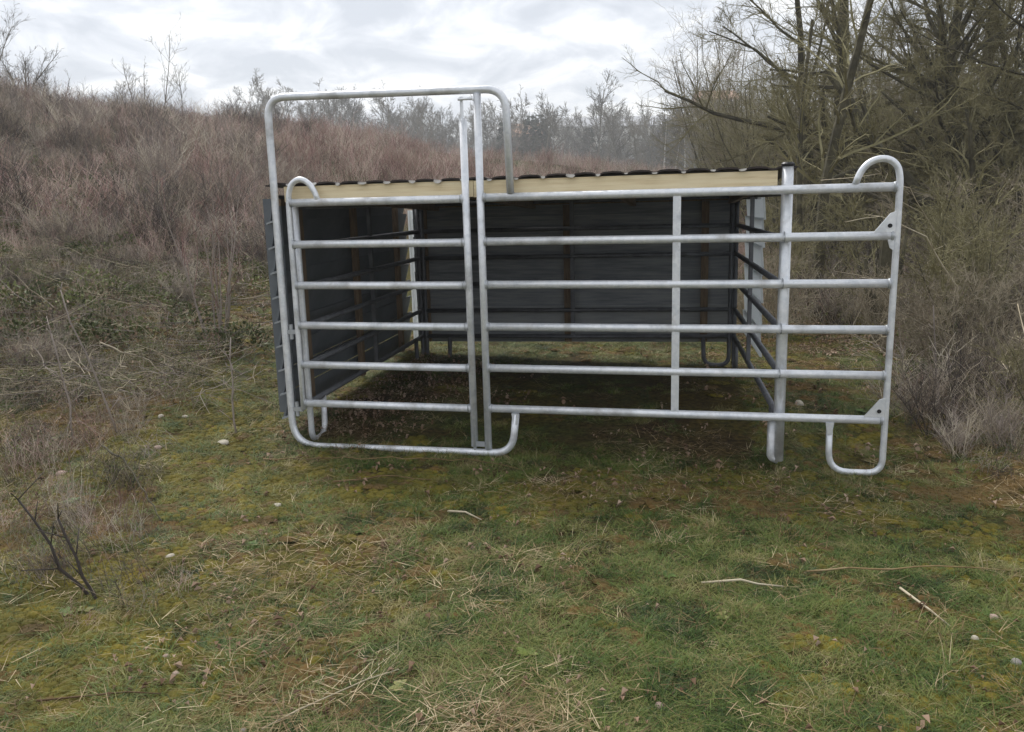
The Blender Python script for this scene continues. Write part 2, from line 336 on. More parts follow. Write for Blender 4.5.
part('bracket_tab', lambda k: k.prism([(1.975, 0, ZR[1] - .02), (2.012, 0, ZR[1] - .02), (2.012, 0, ZR[1] - .085), (1.99, 0, ZR[1] - .07)], np.array([0, -.014, 0]), np.array([0, -.005, 0])), M['galv'], gp)
# gate leaf
leaf = part('gate_leaf', T(densify(rounded([(-1.707, 0, 0.262), (-1.704, 0, 1.60), (-1.700, 0, 1.71), (-1.674, 0, 1.78), (-1.615, 0, 1.810), (-1.558, 0, 1.787), (-1.515, 0, 1.73), (-1.495, 0, 1.668)], [.05, .04, .04, .04, .04, .04], 6), .3), 0.019), M['galv'], gp, True)
part('closing_post', T([(-0.494, 0, 0.045), (-0.4945, 0, 1.2), (-0.496, 0, 2.13)]), M['galv'], leaf, True)
for z in ZR:
    part('rail', T([(-1.690, 0, z + .006), (-1.1, 0, z + .003), (-0.51, 0, z + .001)], 0.0255), M['galv'], leaf, True)
for z in ZR:
    weld(-1.688, z + .006, leaf); weld(-.517, z + .001, leaf, -1)
part('latch', lambda k: (k.tube([(-0.498, -.005, 2.12), (-0.500, -.005, 2.262)], .011, 8), k.tube([(-0.515, -.028, 2.245), (-0.425, -.028, 2.245)], .008, 8), k.box((-0.512, -.02, 2.10), (-0.482, .02, 2.135))), M['galv'], leaf)
part('latch', lambda k: (k.tube([(-0.494, -.005, 0.05), (-0.490, -.005, 0.016)], .011, 8), k.box((-0.478, -.03, 0.05), (-0.418, -.022, 0.085))), M['galv_old'], leaf)
for z in (0.80, 0.262):
    part('hinge', lambda k: (k.tube([(-1.755, 0, z - .05), (-1.755, 0, z + .05)], .013, 10), k.box((-1.80, -.013, z - .014), (-1.71, .013, z + .014))), M['galv_old'], leaf)
# tie wires where the panel meets the shelter post
for z in ZR[1:5]:
    def tie(k, z=z):
        a = np.linspace(0, 2 * np.pi, 15); k.tube([(1.418, .017 + .055 * math.cos(t), z + .03 * math.sin(t)) for t in a], .0035, 5)
    part('tie_wire', tie, M['galv_old'], gp)

# ------------------------------------------------------------------ livestock panels of the shelter
FL, FR, BL, BR = (-1.71, .10), (1.425, .075), (-1.87, 3.06), (1.285, 3.20)
def seg(a, b):
    """world start, length and heading of a wall line given in panel coordinates"""
    A = np.array(p2w(*a)); B = np.array(p2w(*b)); d = B - A; return A, np.linalg.norm(d), math.atan2(d[1], d[0])
def livestock_panel(a, b, label, mt, g=None, foot_z=0.0, struts=(0.5,), front=None):
    A, Ln, hd = seg(a, b); o = empty('livestock_panel', (A[0], A[1], 0), hd); tag(o, label, 'livestock panel', g)
    for s in (0, 1):
        x = 0.0 if s == 0 else Ln; q = 1 if s == 0 else -1
        part('end_post', T(densify(rounded([(x, 0, 1.645), (x, 0, foot_z), (x + q * .24, 0, foot_z), (x + q * .25, 0, .285)], [.1, .1], 6), .4), 0.0215, 10), front if (front and s == 0) else mt, o, True)
    for z in ZR: part('rail', T([(.012, 0, z - .015), (Ln - .012, 0, z - .015)], 0.0215, 8), mt, o, True)
    for s in struts: part('strut', lambda k: k.box((Ln * s - .02, -.0155, .30), (Ln * s + .02, .0155, 1.625)), mt, o)
    return o
lpL = livestock_panel(FL, BL, 'shade-darkened tube panel inside the dark left wall of the shelter', M['galv_shaded'], front=M['galv'])
lpB = livestock_panel((BL[0] + .045, BL[1]), (BR[0] - .045, BR[1] - .002), 'shade-darkened tube panel along the back wall of the shelter', M['galv_shaded'])
lpR = livestock_panel((FR[0], FR[1] + .03), BR, 'tube panel with receding rails on the open right side of the shelter', M['galv_shaded'], struts=(0.57,))

# ------------------------------------------------------------------ field shelter
c0 = p2w(-0.2, 1.6)
sh = empty('field_shelter', (c0[0], c0[1], 0), 0); tag(sh, 'small grey board shelter with dark wavy roof behind the gate panel', 'field shelter')
def sl(u, w): x, y = p2w(u, w); return np.array([x - c0[0], y - c0[1]])
# walls: frame object is a thin battens rail, boards children
def wall(a, b, off, z0, z1, nb, mb, tilt, battens, bmat, end_mat=None, name='wall'):
    A = sl(*a); B = sl(*b); d = B - A; Ln = np.linalg.norm(d); hd = math.atan2(d[1], d[0])
    k = Mesh(); s = 1 if off > 0 else -1; o0 = abs(off)
    k.box((0.01, min(s * o0, s * (o0 - .03)), z1 - .06), (Ln - .01, max(s * o0, s * (o0 - .03)), z1 - .015))
    wl = link(name, k.mesh('wall_rail'), sh, bmat); wl.location = (A[0], A[1], 0); wl.rotation_euler = (0, 0, hd)
    for t in battens:
        part('batten', lambda q: q.box((t - .035, min(s * (o0 + .001), s * (o0 - .04)), z0 + .01), (t + .035, max(s * (o0 + .001), s * (o0 - .04)), z1 - .065)), bmat, wl)
    ph = (z1 - z0) / nb; yy = o0 + .004
    bm_ = Mesh(); th = .016
    prof = [(0, s * (yy + tilt), 0), (0, s * (yy + tilt + th), .002), (0, s * (yy + th), ph + .012), (0, s * yy, ph + .012)]
    if s < 0: prof = prof[::-1]
    bm_.prism(prof, np.array([0, 0, 0.]), np.array([Ln, 0, 0.]))
    me = bm_.mesh('board'); me.materials.append(mb)
    for i in range(nb):
        o = bpy.data.objects.new('board', me); COL.objects.link(o); o.parent = wl
        o.location = (random.uniform(-.006, .006), 0, z0 + i * ph); o.rotation_euler = (0, random.uniform(-.0015, .0015), 0)
    if end_mat:
        em = Mesh(); em.prism([(0, s * (yy - .01), .012), (0, s * (yy + tilt + th + .004), -.014), (0, s * (yy + tilt + th + .004), -.002), (0, s * (yy - .01), .026)], np.array([-.012, 0, 0.]), np.array([.03, 0, 0.]))
        me2 = em.mesh('board_clip'); me2.materials.append(end_mat)
        for i in range(nb):
            o = bpy.data.objects.new('board_clip', me2); COL.objects.link(o); o.parent = wl; o.location = (-.004, 0, z0 + i * ph)
    return wl
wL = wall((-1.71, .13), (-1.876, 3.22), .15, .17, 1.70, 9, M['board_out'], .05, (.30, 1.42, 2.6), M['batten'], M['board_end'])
wL['label'] = 'dark left wall of lapped boards'
wB = wall((-1.95, 3.058), (1.30, 3.205), .10, .21, 1.66, 8, M['board'], .02, (.12, 1.60, 2.95), M['batten'])
wB['label'] = 'grey back wall of horizontal boards'
wR = wall((1.345, 1.95), (1.283, 3.24), -.075, .31, 1.66, 6, M['board_pale'], .02, (), M['galv_old'])
wR['label'] = 'short pale wall at the back of the open right side'
# roof sheet: narrow troughs every 0.17 m
def roof_profile(n_per=34):
    per = .1695; u = []; z = []
    u0, u1 = -1.885, 1.475
    x = u0; cells = [(0, 0.0), (.06, .017), (.10, .021), (.14, .017), (.1695, 0.0)]
    i = 0
    while x < u1 - .05:
        for dx_, dz in (((0.0, -.004), (.022, -.004), (.045, .006), (.096, .0095), (.147, .006))): u.append(x + dx_); z.append(dz)
        x += per
    u.append(u1); z.append(.0); return np.array(u), np.array(z), u0, per
ru, rzp, ru0, rper = roof_profile()
def roof_fn(k):
    rows = [(0.045, 1.768), (1.2, 1.735), (2.3, 1.70), (3.42, 1.665)]
    V = []
    for th in (0.0, 0.010):
        for (w, z) in rows:
            wob = 0.004 * np.sin(ru * 2.3 + w)
            for u, dz, wb in zip(ru, rzp, wob):
                p = sl(u, w + 0.045 * (u + 1.71) / 3.1 * (w / 3.2)); V.append((p[0], p[1], z + dz + th + wb))
    n = len(ru); R = len(rows); F = []
    for t in (0, 1):
        for i in range(R - 1):
            for j in range(n - 1):
                a = t * R * n + i * n + j; q = (a, a + 1, a + n + 1, a + n); F.append(q if t else q[::-1])
    for j in range(n - 1):
        a = j; b = R * n + j; F.append((a, a + 1, b + 1, b)); a = (R - 1) * n + j; b = R * n + (R - 1) * n + j; F.append((a + 1, a, b, b + 1))
    for i in range(R - 1):
        a = i * n; b = R * n + i * n; F.append((a + n, a, b, b + n)); a += n - 1; b += n - 1; F.append((a, a + n, b + n, b))
    k.add(V, F)
roof = part('roof', roof_fn, M['roof'], sh)
def between(name, a, b, z0, z1, th, m, parent, zb=None):
    """straight timber between two plan points, z0..z1 at a and shifted to zb at b"""
    A = sl(*a); B = sl(*b); d = B - A; Ln = np.linalg.norm(d); hd = math.atan2(d[1], d[0]); dz = (zb - z0) if zb is not None else 0
    k = Mesh(); k.prism([(0, -th / 2, z0), (0, th / 2, z0), (0, th / 2, z1), (0, -th / 2, z1)], np.array([0, 0, 0.]), np.array([Ln, 0, dz]))
    me = k.mesh(name); me.materials.append(m); o = link(name, me, parent); o.location = (A[0], A[1], 0); o.rotation_euler = (0, 0, hd); return o
# fascia in two lengths with a joint
between('fascia_board', (-1.76, .072), (-.462, .074), 1.662, 1.763, .026, M['timber'], roof)
between('fascia_board', (-.458, .073), (1.375, .076), 1.659, 1.761, .026, M['timber'], roof)
for u in (-1.60, -.6, .4, 1.33): between('rafter', (u, .092), (u - .1, 3.30), 1.672, 1.755, .05, M['batten'], roof, zb=1.565)
me = Mesh(); me.prism([(-.028, 0, .020), (.028, 0, .020), (.034, 0, .008), (.018, 0, -.008), (-.020, 0, -.006), (-.032, 0, .006)], np.array([0, -.012, 0]), np.array([0, .004, 0])); te = me.mesh('trough_edge'); te.materials.append(M['roof_edge'])
i = 0; x = ru0 + rper
while x < 1.30:
    o = bpy.data.objects.new('trough_edge', te); COL.objects.link(o); o.parent = roof
    p = sl(x + .011, .040); o.location = (p[0], p[1], 1.764 + .004 * math.sin(x * 2.3) + random.uniform(-.003, .003)); o.rotation_euler = (0, random.uniform(-.15, .15), -YAW)
    s = random.uniform(.35, .95) * (1.0 if x < .2 else .75); o.scale = (s, 1, random.uniform(.35, .75) * (1.0 if x < .2 else .7)); x += rper
part('corner_strip', T([(*sl(-2.012, 3.27), .22), (*sl(-2.012, 3.27), 1.58)], .03, 4), M['board_pale'], sh)  # pale strip added behind the corner gap, stands for a slit of light
between('corner_strip', (-1.852, .176), (-1.982, .176), .19, 1.69, .012, M['board_out'], sh)
# tall front post with cap and lower fixing loop
pf = sl(1.430, .055)
part('corner_post', T([(pf[0], pf[1], .01), (pf[0], pf[1], .9), (pf[0], pf[1], 1.782)], .033, 14), M['galv'], sh, True)
part('post_cap', lambda k: (k.tube([(pf[0], pf[1], 1.783), (pf[0], pf[1], 1.796), (pf[0], pf[1], 1.806)], [.038, .039, .028], 14)), M['black'], sh)
def shoe(k):
    o_ = sl(1.388, .050); d = sl(1.405, 0) - sl(1.405, 1); d /= np.linalg.norm(d)
    q = rounded([(o_[0], o_[1], .30), (o_[0], o_[1], .03), (pf[0], pf[1], .012)], .07, 5); k.tube(q, .026, 10)
part('post_shoe', shoe, M['galv'], sh, True)

# ------------------------------------------------------------------ branching plants
class TubeBatch(Mesh):
    def __init__(s): super().__init__(); s.b = {}
    def poly(s, P, r, sides): s.b.setdefault((len(P), sides), []).append((P, r))
    def flush(s):
        for (k, sides), L_ in s.b.items():
            P = np.array([a for a, _ in L_]); r = np.array([b for _, b in L_]); B = len(P)
            T = np.gradient(P, axis=1); T /= np.linalg.norm(T, axis=2)[..., None] + 1e-12
            ref = np.eye(3)[np.argmin(np.abs(T.mean(1)), axis=1)][:, None, :]
            a = np.cross(T, ref); a /= np.linalg.norm(a, axis=2)[..., None] + 1e-12; b = np.cross(T, a)
            an = np.arange(sides) * 2 * np.pi / sides
            V = P[:, :, None, :] + r[:, :, None, None] * (np.cos(an)[:, None] * a[:, :, None, :] + np.sin(an)[:, None] * b[:, :, None, :])
            i = np.arange(k - 1)[:, None] * sides; j = np.arange(sides)[None]; j2 = (j + 1) % sides
            q = np.stack([i + j, i + j2, i + sides + j2, i + sides + j], -1).reshape(-1, 4)
            F = (np.arange(B)[:, None, None] * (k * sides) + q[None]).reshape(-1, 4) + s.n
            s.v.append(V.reshape(-1, 3)); s.n += V.size // 3; s.f += F.tolist(); s.mi += [0] * len(F)
        s.b = {}
    def mesh(s, *a, **k): s.flush(); return super().mesh(*a, **k)
class Plant:
    def __init__(s, rng): s.rng = rng; s.lv = {}
    def m(s, lvl): return s.lv.setdefault(lvl, TubeBatch())
    def grow(s, p, d, length, r, lvl, spec):
        g = s.rng; sp_ = spec[lvl]; n = sp_.get('n', 5); P = [np.array(p, float)]; d = np.array(d, float); d /= np.linalg.norm(d)
        step = length / n; W_ = g.normal(0, sp_.get('wob', .15), (n, 3)); W_[:, 2] += sp_.get('up', 0.0)
        for i in range(n):
            d = d + W_[i]; d = d / math.sqrt(d.dot(d)); P.append(P[-1] + d * step)
        rad = np.linspace(r, r * sp_.get('tip', .35), n + 1)
        s.m(sp_.get('part', lvl)).poly(P, rad, sp_.get('sides', 3))
        if lvl + 1 < len(spec):
            nc = sp_['kids']; nc = int(g.poisson(nc)) if sp_.get('rand', True) else nc
            for j in range(nc):
                t = sp_.get('from', .25) + (1 - sp_.get('from', .25)) * g.random() ** sp_.get('bias', .9); i = min(int(t * n), n - 1); fr = t * n - i
                q = P[i] * (1 - fr) + P[i + 1] * fr; ax = P[i + 1] - P[i]; ax /= np.linalg.norm(ax)
                rd = g.normal(0, 1, 3); rd -= ax * rd.dot(ax); rd /= np.linalg.norm(rd)
                an = math.radians(sp_.get('ang', 45) + g.normal(0, 10)); cd = ax * math.cos(an) + rd * math.sin(an)
                L2 = length * sp_.get('ratio', .5) * (1.1 - .55 * t) * g.uniform(.6, 1.25)
                s.grow(q, cd, L2, max(rad[i] * sp_.get('rr', .5), sp_.get('rmin', .002)), lvl + 1, spec)
def plant_obj(name, pl, loc, mats, label, cat, names=('trunk', 'crown'), group=None, rz=0, sc=1):
    o = empty(name, loc, rz); o.scale = (sc, sc, sc); tag(o, label, cat, group)
    for k, nm, mt in zip(sorted(pl.lv), names, mats):
        link(nm, pl.lv[k].mesh(nm, False), o, mt)
    return o
def copy_thing(o, loc, rz, sc, label=None):
    c = o.copy(); COL.objects.link(c); c.location = loc; c.rotation_euler = (o.rotation_euler[0], o.rotation_euler[1], rz); c.scale = (sc, sc, sc * 1.0)
    if label: c['label'] = label
    for ch in list(o.children):
        k = ch.copy(); COL.objects.link(k); k.parent = c
    return c
def leaf_quads(k, pts, dirs, size, g, mi=0):
    for p, d in zip(pts, dirs):
        d = d / (np.linalg.norm(d) + 1e-9); s = np.cross(d, g.normal(0, 1, 3)); s /= np.linalg.norm(s) + 1e-9; L_ = size * g.uniform(.6, 1.3)
        k.add([p, p + d * L_ * .5 + s * L_ * .3, p + d * L_, p + d * L_ * .5 - s * L_ * .3], [(0, 1, 2, 3)], mi)
PX0 = lambda px, y: ((px - 512) / 830) * y * 1.0      # handy ray for laying out the wide background

# --- right-hand willow thicket
g = np.random.default_rng(11)
SPEC_T = [dict(n=9, wob=.07, up=.01, kids=14, **{'from': .22}, ang=46, ratio=.43, rr=.5, sides=7, part=0, tip=.4),
          dict(n=7, wob=.12, up=.02, kids=9, ang=45, ratio=.5, rr=.5, sides=5, part=0, **{'from': .15}),
          dict(n=5, wob=.15, up=.03, kids=8, ang=42, ratio=.5, rr=.5, part=1, rmin=.004, **{'from': .1}),
          dict(n=4, wob=.18, up=.03, kids=5, ang=40, ratio=.55, part=1, rmin=.0028, **{'from': .1}),
          dict(n=3, wob=.2, up=.02, part=1, kids=0)]
def willow(loc, stems, label, seed, sc=1, cat='tree', spec=SPEC_T):
    pl = Plant(np.random.default_rng(seed))
    for (d, ln, r) in stems: pl.grow((pl.rng.normal(0, .12), pl.rng.normal(0, .12), -.15), d, ln, r, 0, spec)
    return plant_obj('willow_tree', pl, (*loc, tz(*loc)), (M['bark'], M['twig']), label, cat, sc=sc)
willow((7.7, 13.4), [((-.72, -.10, .60), 4.8, .15), ((-.05, .1, 1), 6.6, .13), ((.35, 0, 1), 6.0, .10), ((-.2, .3, .9), 5.6, .10)], 'large leaning bare tree with a thick limb arching left over the panel', 13)
willow((6.9, 17.5), [((0, 0, 1), 8.4, .17), ((-.25, .1, .9), 6.5, .10)], 'upright dark-trunked bare tree rising behind the arched limb', 5)
willow((8.6, 12.2), [((.05, -.1, 1), 6.5, .10), ((-.4, -.1, .8), 5.2, .07), ((.5, .2, .9), 5, .07)], 'bare mossy tree at the right edge of the thicket', 8)
willow((10.4, 17.5), [((0, 0, 1), 8.6, .15), ((-.3, -.2, .9), 7, .09)], 'tall bare tree at the far right behind the thicket', 9)

SPEC_S = [dict(n=7, wob=.10, up=.03, kids=9, **{'from': .12}, ang=38, ratio=.5, rr=.55, sides=4, part=0, tip=.3),
          dict(n=5, wob=.15, up=.03, kids=7, ang=38, ratio=.5, rr=.6, part=1, rmin=.004, **{'from': .1}),
          dict(n=4, wob=.18, up=.03, kids=3.2, ang=38, ratio=.55, part=1, rmin=.003, **{'from': .1}),
          dict(n=3, wob=.2, up=.02, part=1, kids=0)]
def shrub_src(seed, nst, h, mats, name='bare_shrub', label='', spread=.55, group=None):
    pl = Plant(np.random.default_rng(seed)); q = pl.rng
    for i in range(nst):
        a = q.uniform(0, 2 * np.pi); s = q.uniform(.05, spread); pl.grow((.25 * math.cos(a), .25 * math.sin(a), -.1), (s * math.cos(a), s * math.sin(a), 1), h * q.uniform(.65, 1.1), .022 * h / 3, 0, SPEC_S)
    return plant_obj(name, pl, (0, 0, 0), mats, label, 'shrub', ('stems', 'twigs'), group)
TH = 'bare olive shrub among the trees at the front of the thicket on the right'; TH2 = 'bare olive shrub in the dense mass behind the thicket trees on the right'
src = [shrub_src(21, 15, 4.2, (M['bark'], M['twig']), label=TH, group='shrubs massed in the thicket'), shrub_src(22, 16, 3.6, (M['bark'], M['twig']), label=TH, group='shrubs massed in the thicket'), shrub_src(23, 14, 4.8, (M['bark'], M['twig_grey']), label=TH, group='shrubs massed in the thicket')]
spots = []
for px, y in [(738, 29), (755, 24), (772, 28), (790, 21), (815, 25), (835, 19), (862, 22), (885, 17.5), (905, 20), (925, 16.5), (955, 19), (975, 15), (1005, 17), (1030, 14), (716, 38), (742, 35), (778, 33), (820, 31), (868, 29), (915, 27), (960, 24), (1010, 23), (1060, 20), (848, 36), (900, 36), (990, 30)]:
    spots.append((PX0(px, y), y))
for i, (x, y) in enumerate(spots):
    s = src[i % 3]; sc = g.uniform(.85, 1.15) * (1.0 if y < 20 else 1.2)
    lb_ = TH if y < 22 else TH2
    if i < 3: s['label'] = lb_; s['group'] = 'near shrubs massed in the thicket' if y < 22 else 'far shrubs massed in the thicket'; s.location = (x, y, tz(x, y)); s.rotation_euler = (0, 0, g.uniform(0, 6)); s.scale = (sc,) * 3
    else: cc = copy_thing(s, (x, y, tz(x, y)), g.uniform(0, 6.28), sc, lb_); cc['group'] = 'near shrubs massed in the thicket' if y < 22 else 'far shrubs massed in the thicket'
# low arching bramble-like shrubs in front of the thicket, right of the panel
low = shrub_src(31, 18, 1.5, (M['twig_grey'], M['twig_grey']), 'low_shrub', 'low tangled grey shrub right of the panel, in front of the thicket', .9, 'low shrubs right of the panel')
lowb = shrub_src(37, 9, 1.7, (M['bark'], M['twig']), 'low_shrub', 'low open brown shrub among the grey ones right of the panel', .8, 'brown low shrubs right of the panel')
for i, (x, y, sc) in enumerate([(4.1, 7.2, .7), (4.8, 8.2, .9), (4.4, 6.1, .6), (5.6, 9.0, 1.0), (4.1, 8.8, .6), (4.9, 10.4, 1.2), (6.3, 10.6, 1.3), (3.6, 5.3, .45), (2.9, 9.6, .7), (4.0, 11.2, 1.0)]):
    if i == 0: low.location = (x, y, tz(x, y)); low.scale = (sc,) * 3
    elif i == 1: lowb.location = (x, y, tz(x, y)); lowb.scale = (sc,) * 3
    else: copy_thing((low, lowb)[i % 2], (x, y, tz(x, y)), g.uniform(0, 6.28), sc)
# sawn-off trunk seen between the rails
k = Plant(np.random.default_rng(4)); k.m(0).tube([(0, 0, -.1), (.03, 0, .25), (-.01, 0, .5), (.02, .02, .85), (.03, 0, 1.22)], [.12, .085, .078, .068, .072], 9)
k.m(0).tube([(0, 0, .25), (-.14, 0, .55), (-.2, .02, .95)], [.05, .035, .02], 6); k.m(0).tube([(.02, 0, .3), (.16, -.05, .75), (.22, -.05, 1.3)], [.04, .03, .015], 6)
k.m(1).tube([(.03, 0, 1.217), (.032, 0, 1.226)], [.066, .064], 9)
plant_obj('tree_stump', k, (4.18, 9.3, tz(4.18, 9.3)), (M['bark'], M['stem_pale']), 'sawn-off grey trunk seen between the rails at the right end of the panel', 'stump', ('trunk', 'cut_face'))
# slender young trunks between stump and shelter
for i, (px, y, hh) in enumerate([(806, 12.5, 4.2), (820, 11.4, 5.0)]):
    pl = Plant(np.random.default_rng(60 + i)); pl.grow((0, 0, -.1), (.05 * (i - .5), 0, 1), hh, .06 + .03 * i, 0, [dict(n=8, wob=.04, kids=14, sides=6, part=0, ang=50, ratio=.3, rr=.35, **{'from': .35})] + SPEC_T[2:])
    x = PX0(px, y); plant_obj('young_tree', pl, (x, y, tz(x, y)), (M['bark'], M['twig']), ['slim pale young tree just right of the shelter post', 'slim dark young tree between the shelter post and the sawn trunk'][i], 'tree')

# --- left: shrubs and saplings
pl = Plant(np.random.default_rng(41)); q = pl.rng
for i in range(9):
    a = q.uniform(0, 6.28); pl.grow((.08 * math.cos(a), .08 * math.sin(a), -.1), (.16 * math.cos(a), .16 * math.sin(a), 1), q.uniform(1.1, 1.7), .010, 0, [dict(n=7, wob=.06, up=.02, kids=5, sides=5, part=0, ang=32, ratio=.4, rr=.5, **{'from': .3}), dict(n=4, wob=.12, kids=3, part=1, ang=35, rmin=.002, ratio=.5), dict(n=3, wob=.15, kids=0, part=1)])
plant_obj('sapling_shrub', pl, (-3.02, 8.4, tz(-3.02, 8.4)), (M['stem_dark'], M['stem_red']), 'thin many-stemmed sapling left of the shelter wall', 'shrub', ('stems', 'twigs'))
SPEC_R = [dict(n=8, wob=.05, up=.02, kids=18, **{'from': .25}, ang=32, ratio=.35, rr=.45, sides=4, part=0, tip=.25), dict(n=4, wob=.12, up=.04, kids=5, part=1, ang=32, ratio=.5, rmin=.006), dict(n=3, wob=.15, kids=2, part=1, ang=32, ratio=.5, rmin=.005), dict(n=2, wob=.15, kids=0, part=1)]
ridge = [(160, 38, 3.0, 'short leafless tree, left of the pair standing on the left ridge'), (181, 40, 4.6, 'tallest leafless tree on the left ridge skyline'), (201, 41, 3.1, 'thin leafless tree right of the tallest one on the left ridge'),
         (12, 33, 4.6, 'spreading leafless tree at the left end of the ridge skyline'), (35, 34, 3.6, 'second leafless tree from the left end of the ridge'), (55, 35, 3.2, 'small leafless tree on the ridge right of the left-end clump'), (70, 36, 2.6, 'smallest leafless sapling ending the left ridge clump'), (140, 38, 1.8, 'low leafless bush on the ridge beside the short tree'), (-6, 31, 3.8, 'leafless tree cut by the left picture edge on the ridge')]
for i, (px, y, hh, lb) in enumerate(ridge):
    pl = Plant(np.random.default_rng(80 + i)); 
    for j in range(1 if hh > 3 and i < 3 else 3): pl.grow((pl.rng.normal(0, .2) * j, 0, -.2), (pl.rng.normal(0, .12 + .1 * j), pl.rng.normal(0, .1), 1), hh * (1 - .12 * j), .035 if i < 3 else .04, 0, SPEC_R)
    x = PX0(px, y); plant_obj('ridge_tree', pl, (x, y, tz(x, y) - .1), (M['twig_far'], M['twig_far']), lb, 'tree')

# --- far wood
SPEC_F = [dict(n=8, wob=.04, up=.02, kids=22, **{'from': .25}, ang=38, ratio=.36, rr=.4, sides=5, part=0, tip=.2), dict(n=5, wob=.12, up=.05, kids=8, part=1, ang=36, ratio=.45, rmin=.028), dict(n=3, wob=.15, up=.04, kids=4, part=1, ang=36, ratio=.5, rmin=.022), dict(n=2, wob=.15, kids=0, part=1)]
def far_tree(seed, h, mats, label, name='far_tree', group=None, r=.16):
    pl = Plant(np.random.default_rng(seed)); pl.grow((0, 0, -.5), (pl.rng.normal(0, .04), 0, 1), h, r, 0, SPEC_F); return plant_obj(name, pl, (0, 0, 0), mats, label, 'tree', group=group)
FG = 'trees standing in front of the far wood'; FLB = 'bare grey tree at the edge of the far wood behind the field'
fs = [far_tree(101 + i, 11, (M['twig_far'], M['twig_far']), FLB, group=FG) for i in range(3)]
FS_ = 1.12
lay = [(292, 118, 1.0), (318, 125, .9), (345, 118, 1.05), (372, 122, .95), (398, 118, 1.0), (425, 125, 1.05), (448, 118, .9), (532, 120, 1.05), (548, 112, .95), (562, 118, 1.0), (622, 112, .95), (640, 104, .8), (658, 110, .9), (676, 100, .85), (692, 96, .95), (712, 90, .9), (735, 95, 1)]
for i, (px, y, s) in enumerate(lay):
    s *= FS_; x = PX0(px, y); o = fs[i % 3]; z = tz(x, y) - .2
    if i < 3: o.location = (x, y, z); o.scale = (s,) * 3
    else: copy_thing(o, (x, y, z), g.uniform(0, 6.28), s)
o = far_tree(120, 14.5, (M['twig_far'], M['twig_far']), 'tallest broad bare tree standing above the far wood near the centre', r=.22); x = PX0(598, 118); o.location = (x, 118, tz(x, 118))
for i, (px, y, h_) in enumerate([(664, 82, 7.5), (673, 84, 7.0), (684, 83, 7.8)]):
    o = far_tree(130 + i, h_, (M['birch'], M['twig_far']), ['left', 'middle', 'right'][i] + ' one of three pale-trunked birches at the field edge', 'birch_tree', 'birches at the field edge', r=.10); x = PX0(px, y); o.location = (x, y, tz(x, y))

# ------------------------------------------------------------------ far houses
def house(name, px, y, w, d, hw, hr, wm, rm, label, nwin, rz=0.0, zoff=0):
    x = PX0(px, y); o = empty(name, (x, y, tz(x, y) + zoff - .2), rz); tag(o, label, 'building')
    part('wall', lambda k: k.prism([(-w / 2, -d / 2, 0), (w / 2, -d / 2, 0), (w / 2, -d / 2, hw), (-w / 2, -d / 2, hw)], np.array([0, 0, 0.]), np.array([0, d, 0.])), wm, o)
    part('roof', lambda k: k.prism([(0, -d / 2 - .4, hw + .01), (0, d / 2 + .4, hw + .01), (0, d / 2 + .4, hw + .2), (0, 0, hw + hr), (0, -d / 2 - .4, hw + .2)], np.array([-w / 2 - .4, 0, 0.]), np.array([w / 2 + .4, 0, 0.])), rm, o)
    for i in range(nwin):
        cx = -w / 2 + (i + .5) * w / nwin
        wd = part('window', lambda k: k.box((cx - .55, -d / 2 - .06, hw - 2.0), (cx + .55, -d / 2 - .01, hw - .7)), M['wall_pale'], o)
        part('pane', lambda k: k.box((cx - .47, -d / 2 - .09, hw - 1.92), (cx + .47, -d / 2 - .061, hw - .78)), M['glass'], wd)
house('long_building', 618, 190, 26, 9, 5.0, 2.6, M['wall_pale'], M['roof_grey'], 'long pale-roofed building half hidden by the far trees', 9, .05, 10.5)
house('red_house', 531, 185, 7, 8, 5.5, 3.2, M['wall_red'], M['roof_orange'], 'small reddish house among the far trees right of the tall gate frame', 3, -.1, 7.0)
house('orange_roofed_house', 714, 170, 7, 8, 4.0, 2.2, M['wall_pale'], M['roof_orange'], 'house with orange roof glimpsed beside the thicket', 3, .1, 14.2)

